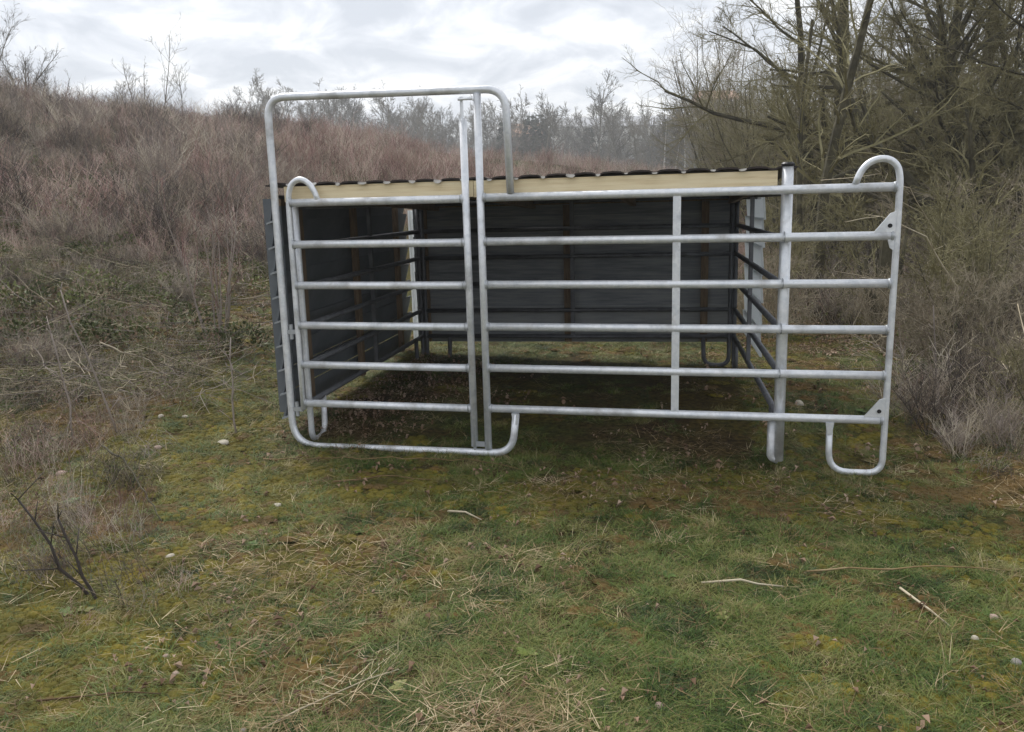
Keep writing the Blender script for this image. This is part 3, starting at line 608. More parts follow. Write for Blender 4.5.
# ------------------------------------------------------------------ scatter with geometry nodes
def template(name, fn, mats):
    k = Mesh(); fn(k); me = k.mesh(name, False, mats); return bpy.data.objects.new('tpl_' + name, me)
def scatter(name, pts, rot, scl, idx, templates, label):
    me = bpy.data.meshes.new(name); n = len(pts); me.vertices.add(n); me.vertices.foreach_set('co', np.asarray(pts, np.float32).reshape(-1))
    a = me.attributes.new('rot', 'FLOAT_VECTOR', 'POINT'); a.data.foreach_set('vector', np.asarray(rot, np.float32).reshape(-1))
    a = me.attributes.new('scl', 'FLOAT', 'POINT'); a.data.foreach_set('value', np.asarray(scl, np.float32))
    a = me.attributes.new('idx', 'INT', 'POINT'); a.data.foreach_set('value', np.asarray(idx, np.int32))
    o = link(name, me); o['kind'] = 'stuff'; o['label'] = label
    t = bpy.data.node_groups.new('scatter_' + name, 'GeometryNodeTree')
    t.interface.new_socket('Geometry', in_out='INPUT', socket_type='NodeSocketGeometry'); t.interface.new_socket('Geometry', in_out='OUTPUT', socket_type='NodeSocketGeometry')
    gi = t.nodes.new('NodeGroupInput'); go = t.nodes.new('NodeGroupOutput'); ip = t.nodes.new('GeometryNodeInstanceOnPoints'); ji = t.nodes.new('GeometryNodeJoinGeometry')
    for tp in templates[::-1]:
        oi = t.nodes.new('GeometryNodeObjectInfo'); oi.inputs['Object'].default_value = tp; oi.inputs['As Instance'].default_value = True
        t.links.new(oi.outputs['Geometry'], ji.inputs[0])
    def na(nm, ty):
        q = t.nodes.new('GeometryNodeInputNamedAttribute'); q.data_type = ty; q.inputs[0].default_value = nm; return q.outputs[0]
    er = t.nodes.new('FunctionNodeEulerToRotation'); t.links.new(na('rot', 'FLOAT_VECTOR'), er.inputs[0])
    t.links.new(gi.outputs[0], ip.inputs['Points']); t.links.new(ji.outputs[0], ip.inputs['Instance']); ip.inputs['Pick Instance'].default_value = True
    t.links.new(na('idx', 'INT'), ip.inputs['Instance Index']); t.links.new(er.outputs[0], ip.inputs['Rotation']); t.links.new(na('scl', 'FLOAT'), ip.inputs['Scale'])
    t.links.new(ip.outputs[0], go.inputs[0])
    md = o.modifiers.new('scatter', 'NODES'); md.node_group = t
    return o
gr = np.random.default_rng(5)
def blade(k, p, az, lean, ln, w, segs=3, droop=.5, mi=0):
    d = np.array([math.cos(az), math.sin(az), 0]); s = np.array([-d[1], d[0], 0]); V = []; pos = np.array(p, float); el = math.radians(90 - lean)
    for i in range(segs + 1):
        t = i / segs; ww = w * (1 - t * .85); V += [pos - s * ww / 2, pos + s * ww / 2]
        pos = pos + (d * math.cos(el) + np.array([0, 0, 1]) * math.sin(el)) * ln / segs; el -= droop
    k.add(V, [(2 * i, 2 * i + 1, 2 * i + 3, 2 * i + 2) for i in range(segs)], mi)
def tuft(n, l0, l1, w, r, lean0, lean1, droop, dry=.15, comb=None):
    def fn(k):
        for i in range(n):
            az = gr.uniform(0, 6.283) if comb is None else gr.normal(comb, .5); a = gr.uniform(0, 6.283); rr = r * math.sqrt(gr.random())
            blade(k, (rr * math.cos(a), rr * math.sin(a), -.006), az, gr.uniform(lean0, lean1), gr.uniform(l0, l1), w * gr.uniform(.6, 1.2), 3, gr.uniform(droop * .3, droop * 1.4), 1 if gr.random() < dry else 0)
    return fn
def moss_fn(n, r, h):
    def fn(k):
        for i in range(n):
            a = gr.uniform(0, 6.283); q = math.sqrt(gr.random()); hz = h * (1 - q * q) * .7
            blade(k, (r * q * math.cos(a), r * q * math.sin(a), hz - .012), gr.uniform(0, 6.283), gr.uniform(5, 70), gr.uniform(.012, .026), .0045, 2, .4)
        # soft core
        nn = 10; V = [(0, 0, h * .72)]; F = []
        for ring, (rr, zz) in enumerate(((.5, .52), (.95, -.15))):
            for j in range(nn):
                a = j * 6.283 / nn; V.append((r * rr * math.cos(a) * gr.uniform(.85, 1.1), r * rr * math.sin(a) * gr.uniform(.85, 1.1), h * zz))
        for j in range(nn): F += [(0, 1 + j, 1 + (j + 1) % nn), (1 + j, 1 + nn + j, 1 + nn + (j + 1) % nn, 1 + (j + 1) % nn)]
        k.add(V, F)
    return fn
def straw_fn(n, l0, l1, w, r):
    def fn(k):
        for i in range(n):
            a = gr.uniform(0, 6.283); rr = r * math.sqrt(gr.random()); blade(k, (rr * math.cos(a), rr * math.sin(a), gr.uniform(.004, .02)), gr.uniform(0, 6.283), gr.uniform(78, 92), gr.uniform(l0, l1), w * gr.uniform(.7, 1.3), 3, gr.uniform(-.08, .1))
    return fn
def litter_fn(k):
    for i in range(5):
        p = np.array([gr.uniform(-.08, .08), gr.uniform(-.08, .08), .012]); d = np.array([gr.normal(), gr.normal(), gr.normal() * .25]); d /= np.linalg.norm(d); s = np.cross(d, (0, 0, 1)); s /= np.linalg.norm(s); L_ = gr.uniform(.018, .045); u = np.array([0, 0, gr.uniform(.004, .012)])
        k.add([p, p + d * L_ * .4 + s * L_ * .3 + u, p + d * L_, p + d * L_ * .4 - s * L_ * .3 + u], [(0, 1, 2), (0, 2, 3)])
def patch(n, r, fns):
    def fn(k):
        for i in range(n):
            q = Mesh(); fns[i % len(fns)](q); V = np.vstack(q.v); a = gr.uniform(0, 6.283); c, t = math.cos(a), math.sin(a); sc = gr.uniform(.7, 1.25); V = V * sc; V = np.stack([V[:, 0] * c - V[:, 1] * t, V[:, 0] * t + V[:, 1] * c, V[:, 2]], -1)
            b = gr.uniform(0, 6.283); rr = r * math.sqrt(gr.random()); V += (rr * math.cos(b), rr * math.sin(b), 0); m0 = k.n; k.v.append(V); k.f += [tuple(j + m0 for j in f_) for f_ in q.f]; k.mi += q.mi; k.n += len(V)
    return fn
def weed_fn(k):
    for i in range(9):
        a = gr.uniform(0, 6.283); ln = gr.uniform(.03, .06); d = np.array([math.cos(a), math.sin(a), .25]); sd_ = np.array([-math.sin(a), math.cos(a), 0]); w = ln * .28; p = np.array([0, 0, .012])
        k.add([p, p + d * ln * .35 + sd_ * w, p + d * ln * .75 + sd_ * w * .8 + (0, 0, -.002), p + d * ln + (0, 0, -.006), p + d * ln * .75 - sd_ * w * .8 + (0, 0, -.002), p + d * ln * .35 - sd_ * w], [(0, 1, 2, 3), (0, 3, 4, 5)])
TG = [tuft(20, .03, .075, .0032, .03, 25, 85, .5, .05), tuft(22, .025, .06, .0030, .035, 30, 88, .5, .10), tuft(18, .05, .12, .0028, .05, 55, 88, .3, .15, 0.3)]
tp_grass = [template('grass_patch', patch(9, .085, TG), (M['grass'], M['grass_dry'])) for _ in range(4)] + [template('weed', weed_fn, (M['grass'],)), template('tussock', tuft(46, .07, .16, .0034, .05, 5, 75, .4, .2), (M['grass'], M['grass_dry'])),
            template('grass_mat', tuft(18, .06, .15, .0026, .05, 55, 88, .3, .22, 0.3), (M['grass'], M['grass_dry']))]
tp_moss = [template('moss_cushion', patch(6, .09, [moss_fn(80, .04, .018), moss_fn(90, .05, .026)]), (M['moss'],)), template('moss_cushion', patch(6, .09, [moss_fn(90, .05, .02), moss_fn(60, .03, .018)]), (M['moss'],)), template('brown_moss', patch(6, .09, [moss_fn(80, .045, .018)]), (M['moss_brown'],))]
tp_straw = [template('straw', straw_fn(12, .03, .11, .0026, .07), (M['grass_dry'],)), template('straw', straw_fn(5, .10, .24, .0022, .08), (M['grass_dry'],)), template('litter', litter_fn, (M['leaf_dead'],))]

def near_pts(n, y0=1.9, y1=9.5, pw=1.0):
    """random points over the visible near ground, denser close to the camera"""
    y = y0 + (y1 - y0) * gr.random(n) ** (1.35 * pw); half = .66 * y + .5; x = gr.uniform(-1, 1, n) * half; return x, y
sx_, sy2 = [], []
def in_shelter(x, y):
    dx_ = x - PX; dy_ = y - PY; u = cy_ * dx_ - sy_ * dy_; w = sy_ * dx_ + cy_ * dy_; return (u > -1.75) & (u < 1.35) & (w > .25) & (w < 3.2)
def straw_w(x, y):
    return np.clip(.22 + .85 * np.exp(-(((x - .5) / 1.7) ** 2 + ((y - 4.45) / .75) ** 2)) + .3 * np.clip((-x - 1.5), 0, 1) + 2.0 * fbm(x + 9, y, 1.1, 3), 0, 1)
def put(name, n, wfun, tpl, idxf, s0, s1, label, tilt=.15, y1=9.5, lift=0.0):
    x, y = near_pts(n, y1=y1); k = gr.random(n) < wfun(x, y); x, y = x[k], y[k]; n = len(x)
    ph = gr.uniform(0, 6.283, n); h_ = .06; gx = (terrain(x + h_, y) - terrain(x - h_, y)) / (2 * h_); gy = (terrain(x, y + h_) - terrain(x, y - h_)) / (2 * h_)
    lx = np.cos(ph) * gx + np.sin(ph) * gy; ly = -np.sin(ph) * gx + np.cos(ph) * gy
    rot = np.stack([np.arctan(ly) + gr.normal(0, tilt * .4, n), -np.arctan(lx) + gr.normal(0, tilt * .4, n), ph], -1)
    scatter(name, np.stack([x, y, terrain(x, y) + lift], -1), rot, gr.uniform(s0, s1, n) * (1 + .05 * y), idxf(n, x, y), tpl, label)
put('grass', 13000, lambda x, y: np.clip(1.0 - .55 * moss_w(x, y) - .45 * straw_w(x, y) - .65 * in_shelter(x, y) - .9 * np.clip(2.4 * fbm(x + 31, y + 5, .55, 3) - .12, 0, 1), .04, 1), tp_grass, lambda n, x, y: gr.choice(7, n, p=[.235, .235, .235, .235, .004, .016, .04]), .5, .95, 'short matted green grass covering the foreground')
put('moss', 17000, lambda x, y: np.clip(moss_w(x, y) * 1.1 - .05 - .6 * in_shelter(x, y) + .5 * np.clip(2.4 * fbm(x + 31, y + 5, .55, 3) - .12, 0, 1), 0, 1), tp_moss, lambda n, x, y: np.where(gr.random(n) < np.clip(.42 + 3 * fbm(x + 3, y, .8) + .25 * (x > .6), 0, 1), 2, gr.integers(0, 2, n)), .35, .75, 'golden and brown moss cushions between the grass')
put('straw', 10500, lambda x, y: np.clip(straw_w(x, y) * 1.3 - .25, .05, 1), tp_straw, lambda n, x, y: gr.choice(3, n, p=[.68, .12, .20]), .6, 1.2, 'dead straw and leaf litter lying on the ground', .1, lift=.012)

u_ = np.concatenate([gr.uniform(-1.75, -.22, 46), gr.uniform(1.68, 2.06, 20), gr.uniform(1.36, 1.48, 8)]); w_ = gr.normal(-.02, .035, len(u_)); x = PX + cy_ * u_ + sy_ * w_; y = PY - sy_ * u_ + cy_ * w_; n = len(x)
scatter('edge_grass', np.stack([x, y, terrain(x, y)], -1), np.stack([np.zeros(n), np.zeros(n), gr.uniform(0, 6.283, n)], -1), gr.uniform(.35, .75, n), gr.choice([5, 5, 6], n), tp_grass, 'tufts of grass growing against the feet and bottom bar of the gate panel')
u_ = -1.85 + .75 * gr.random(420) ** 1.6; w_ = gr.uniform(.25, 3.0, 420); x = PX + cy_ * u_ + sy_ * w_; y = PY - sy_ * u_ + cy_ * w_; n = len(x)
scatter('shelter_litter', np.stack([x, y, terrain(x, y) + .012], -1), np.stack([np.zeros(n), np.zeros(n), gr.uniform(0, 6.283, n)], -1), gr.uniform(.6, 1.2, n), gr.choice([0, 2, 2], n), tp_straw, 'pale leaf litter and straw along the inside of the left shelter wall')
# cover on the lower slope behind the left bank and under the thicket
n = 5200; y = 8.6 + 7 * gr.random(n); px = np.where(gr.random(n) < .6, gr.uniform(-20, 330, n), gr.uniform(740, 1060, n)); x = (px - 512) / 830 * y; gx = (terrain(x + .1, y) - terrain(x - .1, y)) / .2; gy = (terrain(x, y + .1) - terrain(x, y - .1)) / .2
tp_cover = tp_grass[:2] + [tp_moss[0], tp_moss[2], tp_straw[0], tp_straw[2], template('litter_patch', patch(6, .1, [litter_fn]), (M['leaf_dead'],))]
scatter('slope_cover', np.stack([x, y, terrain(x, y)], -1), np.stack([np.arctan(gy), -np.arctan(gx), gr.normal(0, .3, n)], -1), gr.uniform(.9, 1.7, n), gr.choice(7, n, p=[.12, .12, .14, .18, .17, .1, .17]), tp_cover, 'moss, thin grass and leaf litter on the lower slope and under the thicket')
# --- brush on the hillside
def stalks(n, h0, h1, r, rad, twigs, red=0, lean_=.3, tl=.35):
    def fn(k):
        for i in range(n):
            a = gr.uniform(0, 6.283); q = r * math.sqrt(gr.random()); p = np.array([q * math.cos(a), q * math.sin(a), -.1]); d = np.array([gr.normal(0, lean_), gr.normal(0, lean_), 1.]); h = gr.uniform(h0, h1); P = [p]
            for j in range(4): d = d + gr.normal(0, .07, 3); d /= np.linalg.norm(d); P.append(P[-1] + d * h / 4)
            mi = 1 if gr.random() < red else 0
            k.tube(P, np.linspace(rad, rad * .45, 5), 3, False, mi)
            for j in range(gr.poisson(twigs)):
                t = gr.uniform(.35, 1); ii = min(int(t * 4), 3); b = P[ii] + (P[ii + 1] - P[ii]) * (t * 4 - ii); e_ = b + np.array([gr.normal(0, .5), gr.normal(0, .5), gr.uniform(.5, 1)]) * tl * gr.uniform(.4, 1)
                k.tube([b, (b + e_) / 2 + gr.normal(0, .02, 3), e_], [rad * .55, rad * .45, rad * .3], 3, False, mi)
    return fn
def bramble(n, r, h, leaves):
    def fn(k):
        for i in range(n):
            a = gr.uniform(0, 6.283); p = np.array([gr.normal(0, r * .3), gr.normal(0, r * .3), -.05]); ln = gr.uniform(.6, 1.4) * r; hh = h * gr.uniform(.4, 1.1); P = []
            for j in range(7):
                t = j / 6; P.append(p + np.array([math.cos(a) * ln * t, math.sin(a) * ln * t, hh * 4 * t * (1 - t) * .9 + .04]) + gr.normal(0, .03, 3))
            k.tube(P, np.linspace(.0065, .003, 7), 3, False, 0)
            for j in range(leaves):
                q = P[gr.integers(1, 6)] + gr.normal(0, .05, 3); leaf_quads(k, [q], [gr.normal(0, 1, 3) * (1, 1, .5)], .055, gr, 1 if gr.random() < .6 else 2)
    return fn
tp_brush = [template('red_stalks', stalks(20, .7, 1.35, .55, .006, 4, .3), (M['stem_red'], M['stem_tan'])), template('tan_stalks', stalks(20, .5, 1.1, .55, .005, 3, .3), (M['stem_tan'], M['stem_red'])),
            template('bramble', bramble(22, .8, .75, 5), (M['stem_dark'], M['leaf_green'], M['leaf_dead'])), template('dry_grass', tuft(60, .2, .5, .006, .30, 15, 75, .4, .0), (M['grass_dry'], M['grass_dry'])),
            template('bush', stalks(40, .8, 1.9, .35, .008, 14, .4, .42, .6), (M['stem_dark'], M['stem_tan'])), template('pale_bramble', bramble(26, .9, .8, 9), (M['twig_grey'], M['leaf_green'], M['leaf_green'])),
            template('dark_stalks', stalks(26, .5, 1.2, .5, .006, 5, .2), (M['stem_dark'], M['stem_tan']))]
def hill_pts(n, y0, y1, pxa, pxb):
    y = y0 + (y1 - y0) * gr.random(n) ** 1.25; px = gr.uniform(pxa, pxb, n); return (px - 512) / 830 * y, y
def hill_scatter():
    X_, Y_, S_, I_ = [], [], [], []
    x, y = hill_pts(4600, 7.0, 46, -40, 330)
    edge = -0.62 * x + 0.45 * y - 5.2 + 1.5 * fbm(x, y, 3, 2)
    keep = (edge > -.15) & (gr.random(len(x)) < np.clip(.75 + 2.2 * fbm(x + 21, y, 2.2, 2) + .3 * np.clip((y - 12) / 10, 0, 1), .08, 1)) & ~((np.abs(x + .6) < 2.9) & (y < 9.6)); x, y = x[keep], y[keep]; d = np.hypot(x, y)
    t = np.clip((d - 9) / 9, 0, 1) + .8 * fbm(x, y, 4, 2); u = gr.random(len(x))
    t = np.clip(t, -.2, 1.1); bsh = gr.random(len(x)); idx = np.where(u < .30 - .22 * t, 2, np.where(u < .50 - .3 * t, 3, np.where(u < .58 - .2 * t, 4, np.where(u < .58 + .34 * np.clip(t, 0, 1) + .25 * fbm(x, y + 40, 7, 2), 0, 1))))
    idx = np.where(idx == 4, 6, idx); idx = np.where(bsh < .10, 4, np.where((bsh < .26 - .17 * t), 5, idx))
    sc = gr.uniform(.25, .85, len(x)) * (.52 + .26 * np.clip(t, 0, 1)) * np.clip(.45 + .5 * edge[keep], .4, 1) * np.clip(1 + 1.6 * fbm(x + 7, y, 2.6, 2), .45, 1.5); X_.append(x); Y_.append(y); S_.append(sc); I_.append(idx)
    x, y = hill_pts(4200, 16, 90, 230, 760); idx = np.where(gr.random(len(x)) < .55 - .5 * np.clip((x - 2) / 10, 0, 1) + .6 * fbm(x, y, 12, 2), 0, 1)
    X_.append(x); Y_.append(y); S_.append(gr.uniform(.35, .85, len(x)) * np.clip(1 + 1.5 * fbm(x + 7, y, 5, 2), .5, 1.3)); I_.append(idx)
    return [np.concatenate(q) for q in (X_, Y_, S_, I_)]
x, y, s, idx = hill_scatter(); n = len(x)
scatter('hillside_brush', np.stack([x, y, terrain(x, y)], -1), np.stack([gr.normal(0, .1, n), gr.normal(0, .1, n), gr.uniform(0, 6.283, n)], -1), s, idx, tp_brush, 'red-brown dead stalks and brambles covering the hillside')
# sparse stalks on the mossy bank and undergrowth at right
def right_under():
    n = 230; y = 5.2 + 13 * gr.random(n); px = gr.uniform(885, 1120, n); x = (px - 512) / 830 * y
    k = x > 2.9 + .25 * gr.random(n) + .0 * y; x, y = x[k], y[k]
    x2, y2 = hill_pts(170, 10.5, 24, 760, 1080); k = x2 > 3.2; return np.concatenate([x, x2[k]]), np.concatenate([y, y2[k]])
x, y = right_under(); x3 = gr.uniform(2.75, 4.0, 75); y3 = gr.uniform(4.7, 6.6, 75); k = x3 > 2.75 + .25 * (y3 - 4.7) * gr.random(75); x = np.concatenate([x, x3[k]]); y = np.concatenate([y, y3[k]]); n = len(x)
scatter('undergrowth', np.stack([x, y, terrain(x, y)], -1), np.stack([gr.normal(0, .15, n), gr.normal(0, .15, n), gr.uniform(0, 6.283, n)], -1), gr.uniform(.3, .8, n) * np.clip(y / 9 - .18, .3, 1.1), gr.choice([1, 2, 3, 5, 4], n, p=[.3, .15, .25, .2, .1]), tp_brush, 'grey-tan tangle of dead stems and brambles under the thicket')
def twigs_fn(mi_p):
    def fn(k):
        for i in range(5):
            a = gr.uniform(0, 6.283); ln = gr.uniform(.25, .9); p = np.array([gr.normal(0, .3), gr.normal(0, .3), gr.uniform(.02, .18)]); d = np.array([math.cos(a), math.sin(a), gr.normal(.12, .25)]); P = [p + d * ln * t + gr.normal(0, .02, 3) for t in np.linspace(0, 1, 5)]; r_ = gr.uniform(.003, .0065); mi = 1 if gr.random() < mi_p else 0
            k.tube(P, np.linspace(r_, r_ * .4, 5), 4, False, mi)
            for j in range(3):
                b = P[gr.integers(1, 4)]; k.tube([b, b + (d + gr.normal(0, .6, 3)) * ln * .3], [r_ * .5, r_ * .25], 3, False, mi)
    return fn
def mound_fn(k):
    for i in range(260):
        v = gr.normal(0, 1, 3); v /= np.linalg.norm(v); v[2] = abs(v[2]); p = v * np.array([.38, .38, .28]) * gr.uniform(.5, 1.05); leaf_quads(k, [p], [v + gr.normal(0, .5, 3)], .06, gr, 1 if gr.random() < .12 else 0)
tp_fallen = [template('fallen_twigs', twigs_fn(.35), (M['stem_pale'], M['stem_dark'])), template('fallen_twigs', twigs_fn(.7), (M['stem_pale'], M['stem_dark'])), template('leafy_mound', mound_fn, (M['leaf_green'], M['leaf_dead']))]
x, y = hill_pts(620, 6.2, 22, -20, 290); k = ((-.62 * x + .45 * y - 5.2) > -.8) & (-x > .27 * y + .3); x, y = x[k], y[k]; n = len(x)
scatter('fallen_twigs', np.stack([x, y, terrain(x, y) + .04], -1), np.stack([gr.normal(0, .2, n), gr.normal(0, .2, n), gr.uniform(0, 6.283, n)], -1), gr.uniform(.3, .85, n), np.where(gr.random(n) < np.clip(.12 + 1.2 * fbm(x, y, 2.5, 2), .02, .4) * (y > 7.5), 2, gr.integers(0, 2, n)), tp_fallen, 'pale fallen twigs and small leafy mounds strewn over the left slope')
x2, y2 = hill_pts(110, 6.5, 14, 885, 1080); x, y = x2[x2 > 3.2], y2[x2 > 3.2]; n = len(x)
scatter('fallen_twigs', np.stack([x, y, terrain(x, y) + .04], -1), np.stack([gr.normal(0, .2, n), gr.normal(0, .2, n), gr.uniform(0, 6.283, n)], -1), gr.uniform(.4, .9, n), np.where(gr.random(n) < .12, 2, gr.integers(0, 2, n)), tp_fallen, 'pale fallen twigs strewn under the thicket at right')
x = -gr.uniform(1.9, 9, 1500); y = gr.uniform(4.6, 12.5, 1500); k = (-x > .30 * y + .55) & (-x < .64 * y) & (gr.random(1500) < np.clip(.5 + .9 * (-x - .36 * y) / 2 - .5 * (y < 6), .06, .8)) ; x, y = x[k], y[k]; n = len(x)
scatter('bank_stems', np.stack([x, y, terrain(x, y)], -1), np.stack([gr.normal(0, .25, n), gr.normal(0, .25, n), gr.uniform(0, 6.283, n)], -1), gr.uniform(.10, .36, n), gr.choice([1, 2, 3, 5, 6], n, p=[.12, .22, .2, .34, .12]), tp_brush, 'small dead stems and brambles on the mossy left bank')

x = -gr.uniform(1.2, 3.6, 170); y = gr.uniform(3.0, 6.4, 170); k = (-x > .44 * y) & (-x < .66 * y); x, y = x[k], y[k]; n = len(x)
scatter('edge_stems', np.stack([x, y, terrain(x, y)], -1), np.stack([gr.normal(0, .3, n), gr.normal(0, .3, n), gr.uniform(0, 6.283, n)], -1), gr.uniform(.08, .26, n), gr.choice([0, 6, 5], n, p=[.4, .4, .2]), tp_brush, 'thin brown stems running down the mossy left edge')
# --- far wood mass
tw = []
for i in range(3):
    pl = Plant(np.random.default_rng(200 + i)); pl.grow((0, 0, -.5), (0, 0, 1), 12, .13, 0, SPEC_F); k = Mesh()
    for q in pl.lv.values():
        q.flush(); k.add(np.vstack(q.v), q.f)
    me = k.mesh('wood_tree', False, (M['twig_far'],)); tw.append(bpy.data.objects.new('tpl_wood', me))
def conif(k):
    for i in range(420):
        t = gr.random() ** .7; z = 1 + 10 * (1 - t) ; rr = 2.3 * t * gr.uniform(.2, 1); a = gr.uniform(0, 6.283); p = np.array([rr * math.cos(a), rr * math.sin(a), z]); leaf_quads(k, [p], [np.array([math.cos(a), math.sin(a), -.3])], 1.0, gr)
    k.tube([(0, 0, -.5), (0, 0, 11.5)], [.15, .02], 5)
tw.append(template('conifer', conif, (M['conifer'],)))
y = 130 + 70 * gr.random(420); px = gr.uniform(235, 800, 420); x = (px - 512) / 830 * y; n = len(x)
scatter('far_wood', np.stack([x, y, terrain(x, y)], -1), np.stack([np.zeros(n), np.zeros(n), gr.uniform(0, 6.283, n)], -1), gr.uniform(.75, 1.2, n), np.where(gr.random(n) < .05 + .15 * (px > 600), 3, gr.integers(0, 3, n)), tw, 'hazy grey mass of bare wood beyond the field')

# ------------------------------------------------------------------ stones, sticks, stalks
def stone(x, y, r, m, label, seed, flat=.65):
    b = bmesh.new(); bmesh.ops.create_icosphere(b, subdivisions=2, radius=1); q = np.random.default_rng(seed); ax = q.normal(0, 1, (5, 3)); ax /= np.linalg.norm(ax, axis=1)[:, None]
    for v in b.verts:
        p = np.array(v.co); s_ = 1 - .16 * sum(max(0, p.dot(a) - .55) for a in ax) / .45; v.co = Vector(p * s_ * (1, q.uniform(.96, 1.04) * .82, flat))
    me = bpy.data.meshes.new('stone'); b.to_mesh(me); b.free(); me.polygons.foreach_set('use_smooth', [True] * len(me.polygons))
    o = link('stone', me, None, m); o.location = (x, y, tz(x, y) + r * flat * .12 + .004); o.scale = (r, r, r); o.rotation_euler = (0, 0, q.uniform(0, 6)); tag(o, label, 'stone')
stone(2.28, 6.42, .042, M['stone_white'], 'rounded cream stone beside the right shelter post', 1, .85)
stone(1.67, 2.79, .018, M['stone_white'], 'small round white stone beside the pale stick at right foreground', 2, .9)
stone(1.83, 2.95, .022, M['stone_pink'], 'pinkish stone at the right edge beyond the pale stick', 3)
stone(-2.0, 5.52, .05, M['stone_white'], 'pale flat stone left of the gate foot', 4, .5)
stone(-2.62, 6.0, .03, M['stone_white'], 'small white stone up the mossy bank, left one of two', 5)
stone(-2.45, 6.02, .03, M['stone_white'], 'small white stone up the mossy bank, right one of two', 6)
stone(-1.22, 2.69, .018, M['stone_pink'], 'small pink stone low in the left foreground', 7)
stone(-1.30, 2.80, .014, M['stone_pink'], 'tiny pinkish stone just behind the small pink one, left foreground', 8)
stone(-2.72, 4.78, .032, M['stone_pink'], 'grey-pink stone in the moss at the left edge', 9)
stone(-.88, 2.36, .014, M['stone_grey'], 'small grey stone at the bottom of the picture, left of centre', 10)
stone(-1.30, 4.30, .035, M['stone_white'], 'crumbly pale stone in grass left of centre', 11, .5)
stone(-1.62, 3.65, .025, M['stone_white'], 'white chip beside the leaning dead stalks', 12, .5)
stone(-2.38, 5.35, .028, M['stone_pink'], 'buff stone in the golden moss below the bank', 13, .6)
stone(.44, 2.40, .02, M['stone_pink'], 'buff crumpled lump at the bottom right of centre', 14, .6)
stone(1.72, 2.62, .024, M['stone_grey'], 'brownish stone in front of the round white stone', 15, .6)
def stick(pts, r, m, label, name='stick', cat='stick'):
    P = [(x, y, tz(x, y) + z) for x, y, z in pts]; c = np.array(P[0]); k = Mesh(); q = np.random.default_rng(int(abs(c[0] * 1000))); Pd = np.array(densify(P, .09)); Pd[1:-1] += q.normal(0, .006, Pd[1:-1].shape); k.tube(Pd - c, np.linspace(r * .8, r * .4, len(Pd)) * q.uniform(.85, 1.15, len(Pd)), 6)
    if len(Pd) > 4:
        for j in q.integers(1, len(Pd) - 1, 2): k.tube([Pd[j] - c, Pd[j] - c + np.array([q.normal(0, .05), q.normal(0, .05), q.uniform(.0, .02)])], [r * .4, r * .2], 5)
    o = link(name, k.mesh(name, True), None, m); o.location = c - np.array([0, 0, .012]); tag(o, label, cat)
stick([(1.57, 3.17, .045), (1.60, 3.0, .04), (1.625, 2.88, .03)], .007, M['stem_pale'], 'straight pale stick leaning in the grass at right foreground')
stick([(.78, 3.28, .03), (.92, 3.24, .045), (1.10, 3.20, .035)], .007, M['stem_pale'], 'pale bent straw stalk right of centre foreground')
stick([(-.36, 4.18, .03), (-.27, 4.12, .045), (-.18, 4.06, .03)], .008, M['stem_pale'], 'short pale stalk lying at the centre of the grass')
stick([(-1.62, 5.15, .03), (-.9, 5.12, .05), (-.2, 5.08, .05), (.05, 4.9, .03)], .005, M['grass_dry'], 'long thin tan stalk lying in front of the gate')
stick([(-1.06, 4.62, .04), (-.78, 4.70, .05), (-.5, 4.72, .03)], .006, M['grass_dry'], 'short tan stalk left of the centre grass')
stick([(-2.62, 5.1, .10), (-2.3, 4.7, .14), (-2.0, 4.3, .09), (-1.8, 4.0, .05)], .009, M['bark'], 'long grey branch lying on the moss at left')
stick([(-3.55, 7.1, .28), (-3.0, 6.75, .26), (-2.75, 6.6, .12)], .009, M['twig_grey'], 'tan broken branch on the left bank under the brambles')
stick([(-1.62, 2.52, .03), (-1.45, 2.55, .035), (-1.22, 2.56, .03)], .005, M['grass_dry'], 'pale stalk at the lower left edge')
stick([(-.82, 2.36, .02), (-.62, 2.52, .04), (-.42, 2.63, .035)], .004, M['stem_pale'], 'long thin pale stalk low in the foreground left of centre')
stick([(2.62, 3.9, .05), (3.0, 4.6, .5), (3.2, 5.2, .95)], .008, M['stem_pale'], 'pale cane leaning up at the right edge beyond the panel')
stick([(1.25, 3.35, .03), (1.8, 3.33, .05), (2.2, 3.36, .03)], .005, M['grass_dry'], 'long horizontal dead stalk at the right foreground')
CANES = [(3.35, 6.2, .9, .5, 'lowest pale arching cane nearest the panel end'), (3.9, 7.4, -1.1, 1.0, 'pale cane arching left towards the panel from the right brush'), (4.6, 7.9, -1.4, 1.5, 'tall pale cane arching left above the right brush'), (4.9, 8.6, 1.0, 1.3, 'pale cane arching right out of the picture above the brush'), (5.6, 9.6, -1.8, 1.9, 'tallest pale cane arching left in front of the thicket'), (4.2, 8.9, .8, 1.2, 'slim pale cane arching right behind the panel end')]
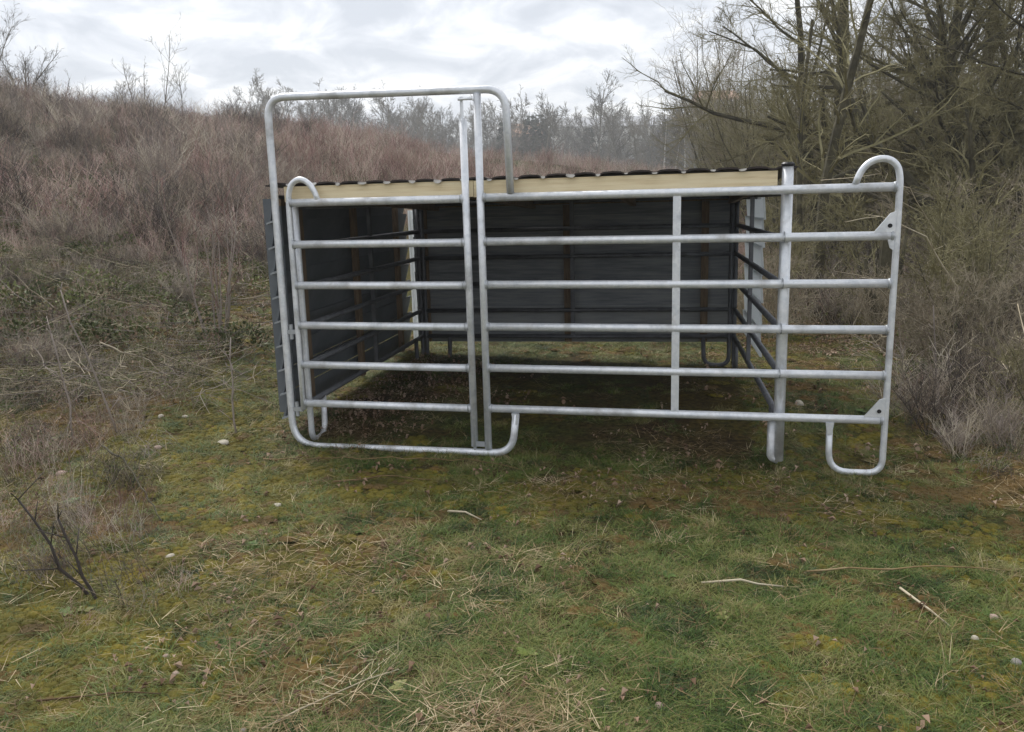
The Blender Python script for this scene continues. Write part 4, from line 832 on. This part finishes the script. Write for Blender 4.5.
for i, (x, y, dx_, hh, lb) in enumerate(CANES):
    k = Mesh(); q = np.random.default_rng(300 + i); P = [np.array([dx_ * t, .3 * q.normal() * t, hh * (2.2 * t - 1.25 * t * t)]) + q.normal(0, .012, 3) for t in np.linspace(0, 1, 12)]; P[0][2] = -.08
    k.tube(P, np.linspace(.008, .0035, 12), 5)
    for j in range(7):
        b = P[q.integers(3, 11)]; k.tube([b, b + np.array([q.normal(0, .12), q.normal(0, .08), q.uniform(.02, .18)])], [.003, .0015], 4)
    o = link('arching_cane', k.mesh('arching_cane', True), None, (M['stem_pale'], M['twig_grey'])[i % 2]); o.location = (x, y, tz(x, y)); tag(o, lb, 'cane', 'arching canes right of the panel')
def stalk(x, y, dx_, hh, label, seed):
    q = np.random.default_rng(seed); k = Mesh(); P = [np.array((0, 0, -.05))]
    for j in range(5): P.append(P[-1] + np.array([dx_ * hh / 5 + q.normal(0, .012), q.normal(0, .015), hh / 5]))
    k.tube(P, np.linspace(.008, .004, 6), 6)
    for j in range(6):
        b = P[q.integers(1, 6)]; k.tube([b, b + np.array([q.normal(0, .06), q.normal(0, .06), q.uniform(.02, .1)])], [.003, .002], 4)
    o = link('dead_stalk', k.mesh('dead_stalk', True), None, M['stem_dark']); o.location = (x, y, tz(x, y)); tag(o, label, 'stalk')
stalk(-1.77, 3.26, -.35, .42, 'dark leaning dead stalk in left foreground, right one of the pair', 1)
stalk(-1.80, 3.30, -.55, .5, 'dark leaning dead stalk in left foreground, left one of the pair', 2)
stalk(-2.75, 5.6, -.25, 1.05, 'tall dark dead stalk on the left bank above the grey branch', 3)
stalk(-2.95, 5.4, -.05, .8, 'dark upright dead stalk near the left edge of the bank', 4)
stalk(-1.98, 5.75, .02, .75, 'thin dark stalk standing beside the left shelter wall', 5)
stalk(3.15, 5.9, -.1, .9, 'dark dead stalk standing right of the panel end', 6)

# ------------------------------------------------------------------ haze
k = Mesh(); k.box((-400, -45, -2.2), (400, 330, 36)); hm = bpy.data.materials.new('haze'); hm.use_nodes = True; t = hm.node_tree; t.nodes.clear()
ho = t.nodes.new('ShaderNodeOutputMaterial'); pv = t.nodes.new('ShaderNodeVolumePrincipled'); pv.inputs['Color'].default_value = (0.93, 0.95, 0.98, 1); pv.inputs['Density'].default_value = 0.0017; pv.inputs['Anisotropy'].default_value = 0.2
t.links.new(pv.outputs[0], ho.inputs['Volume'])
hz = link('haze', k.mesh('haze'), None, hm); hz['kind'] = 'stuff'; hz['label'] = 'thin pale haze over the whole place'
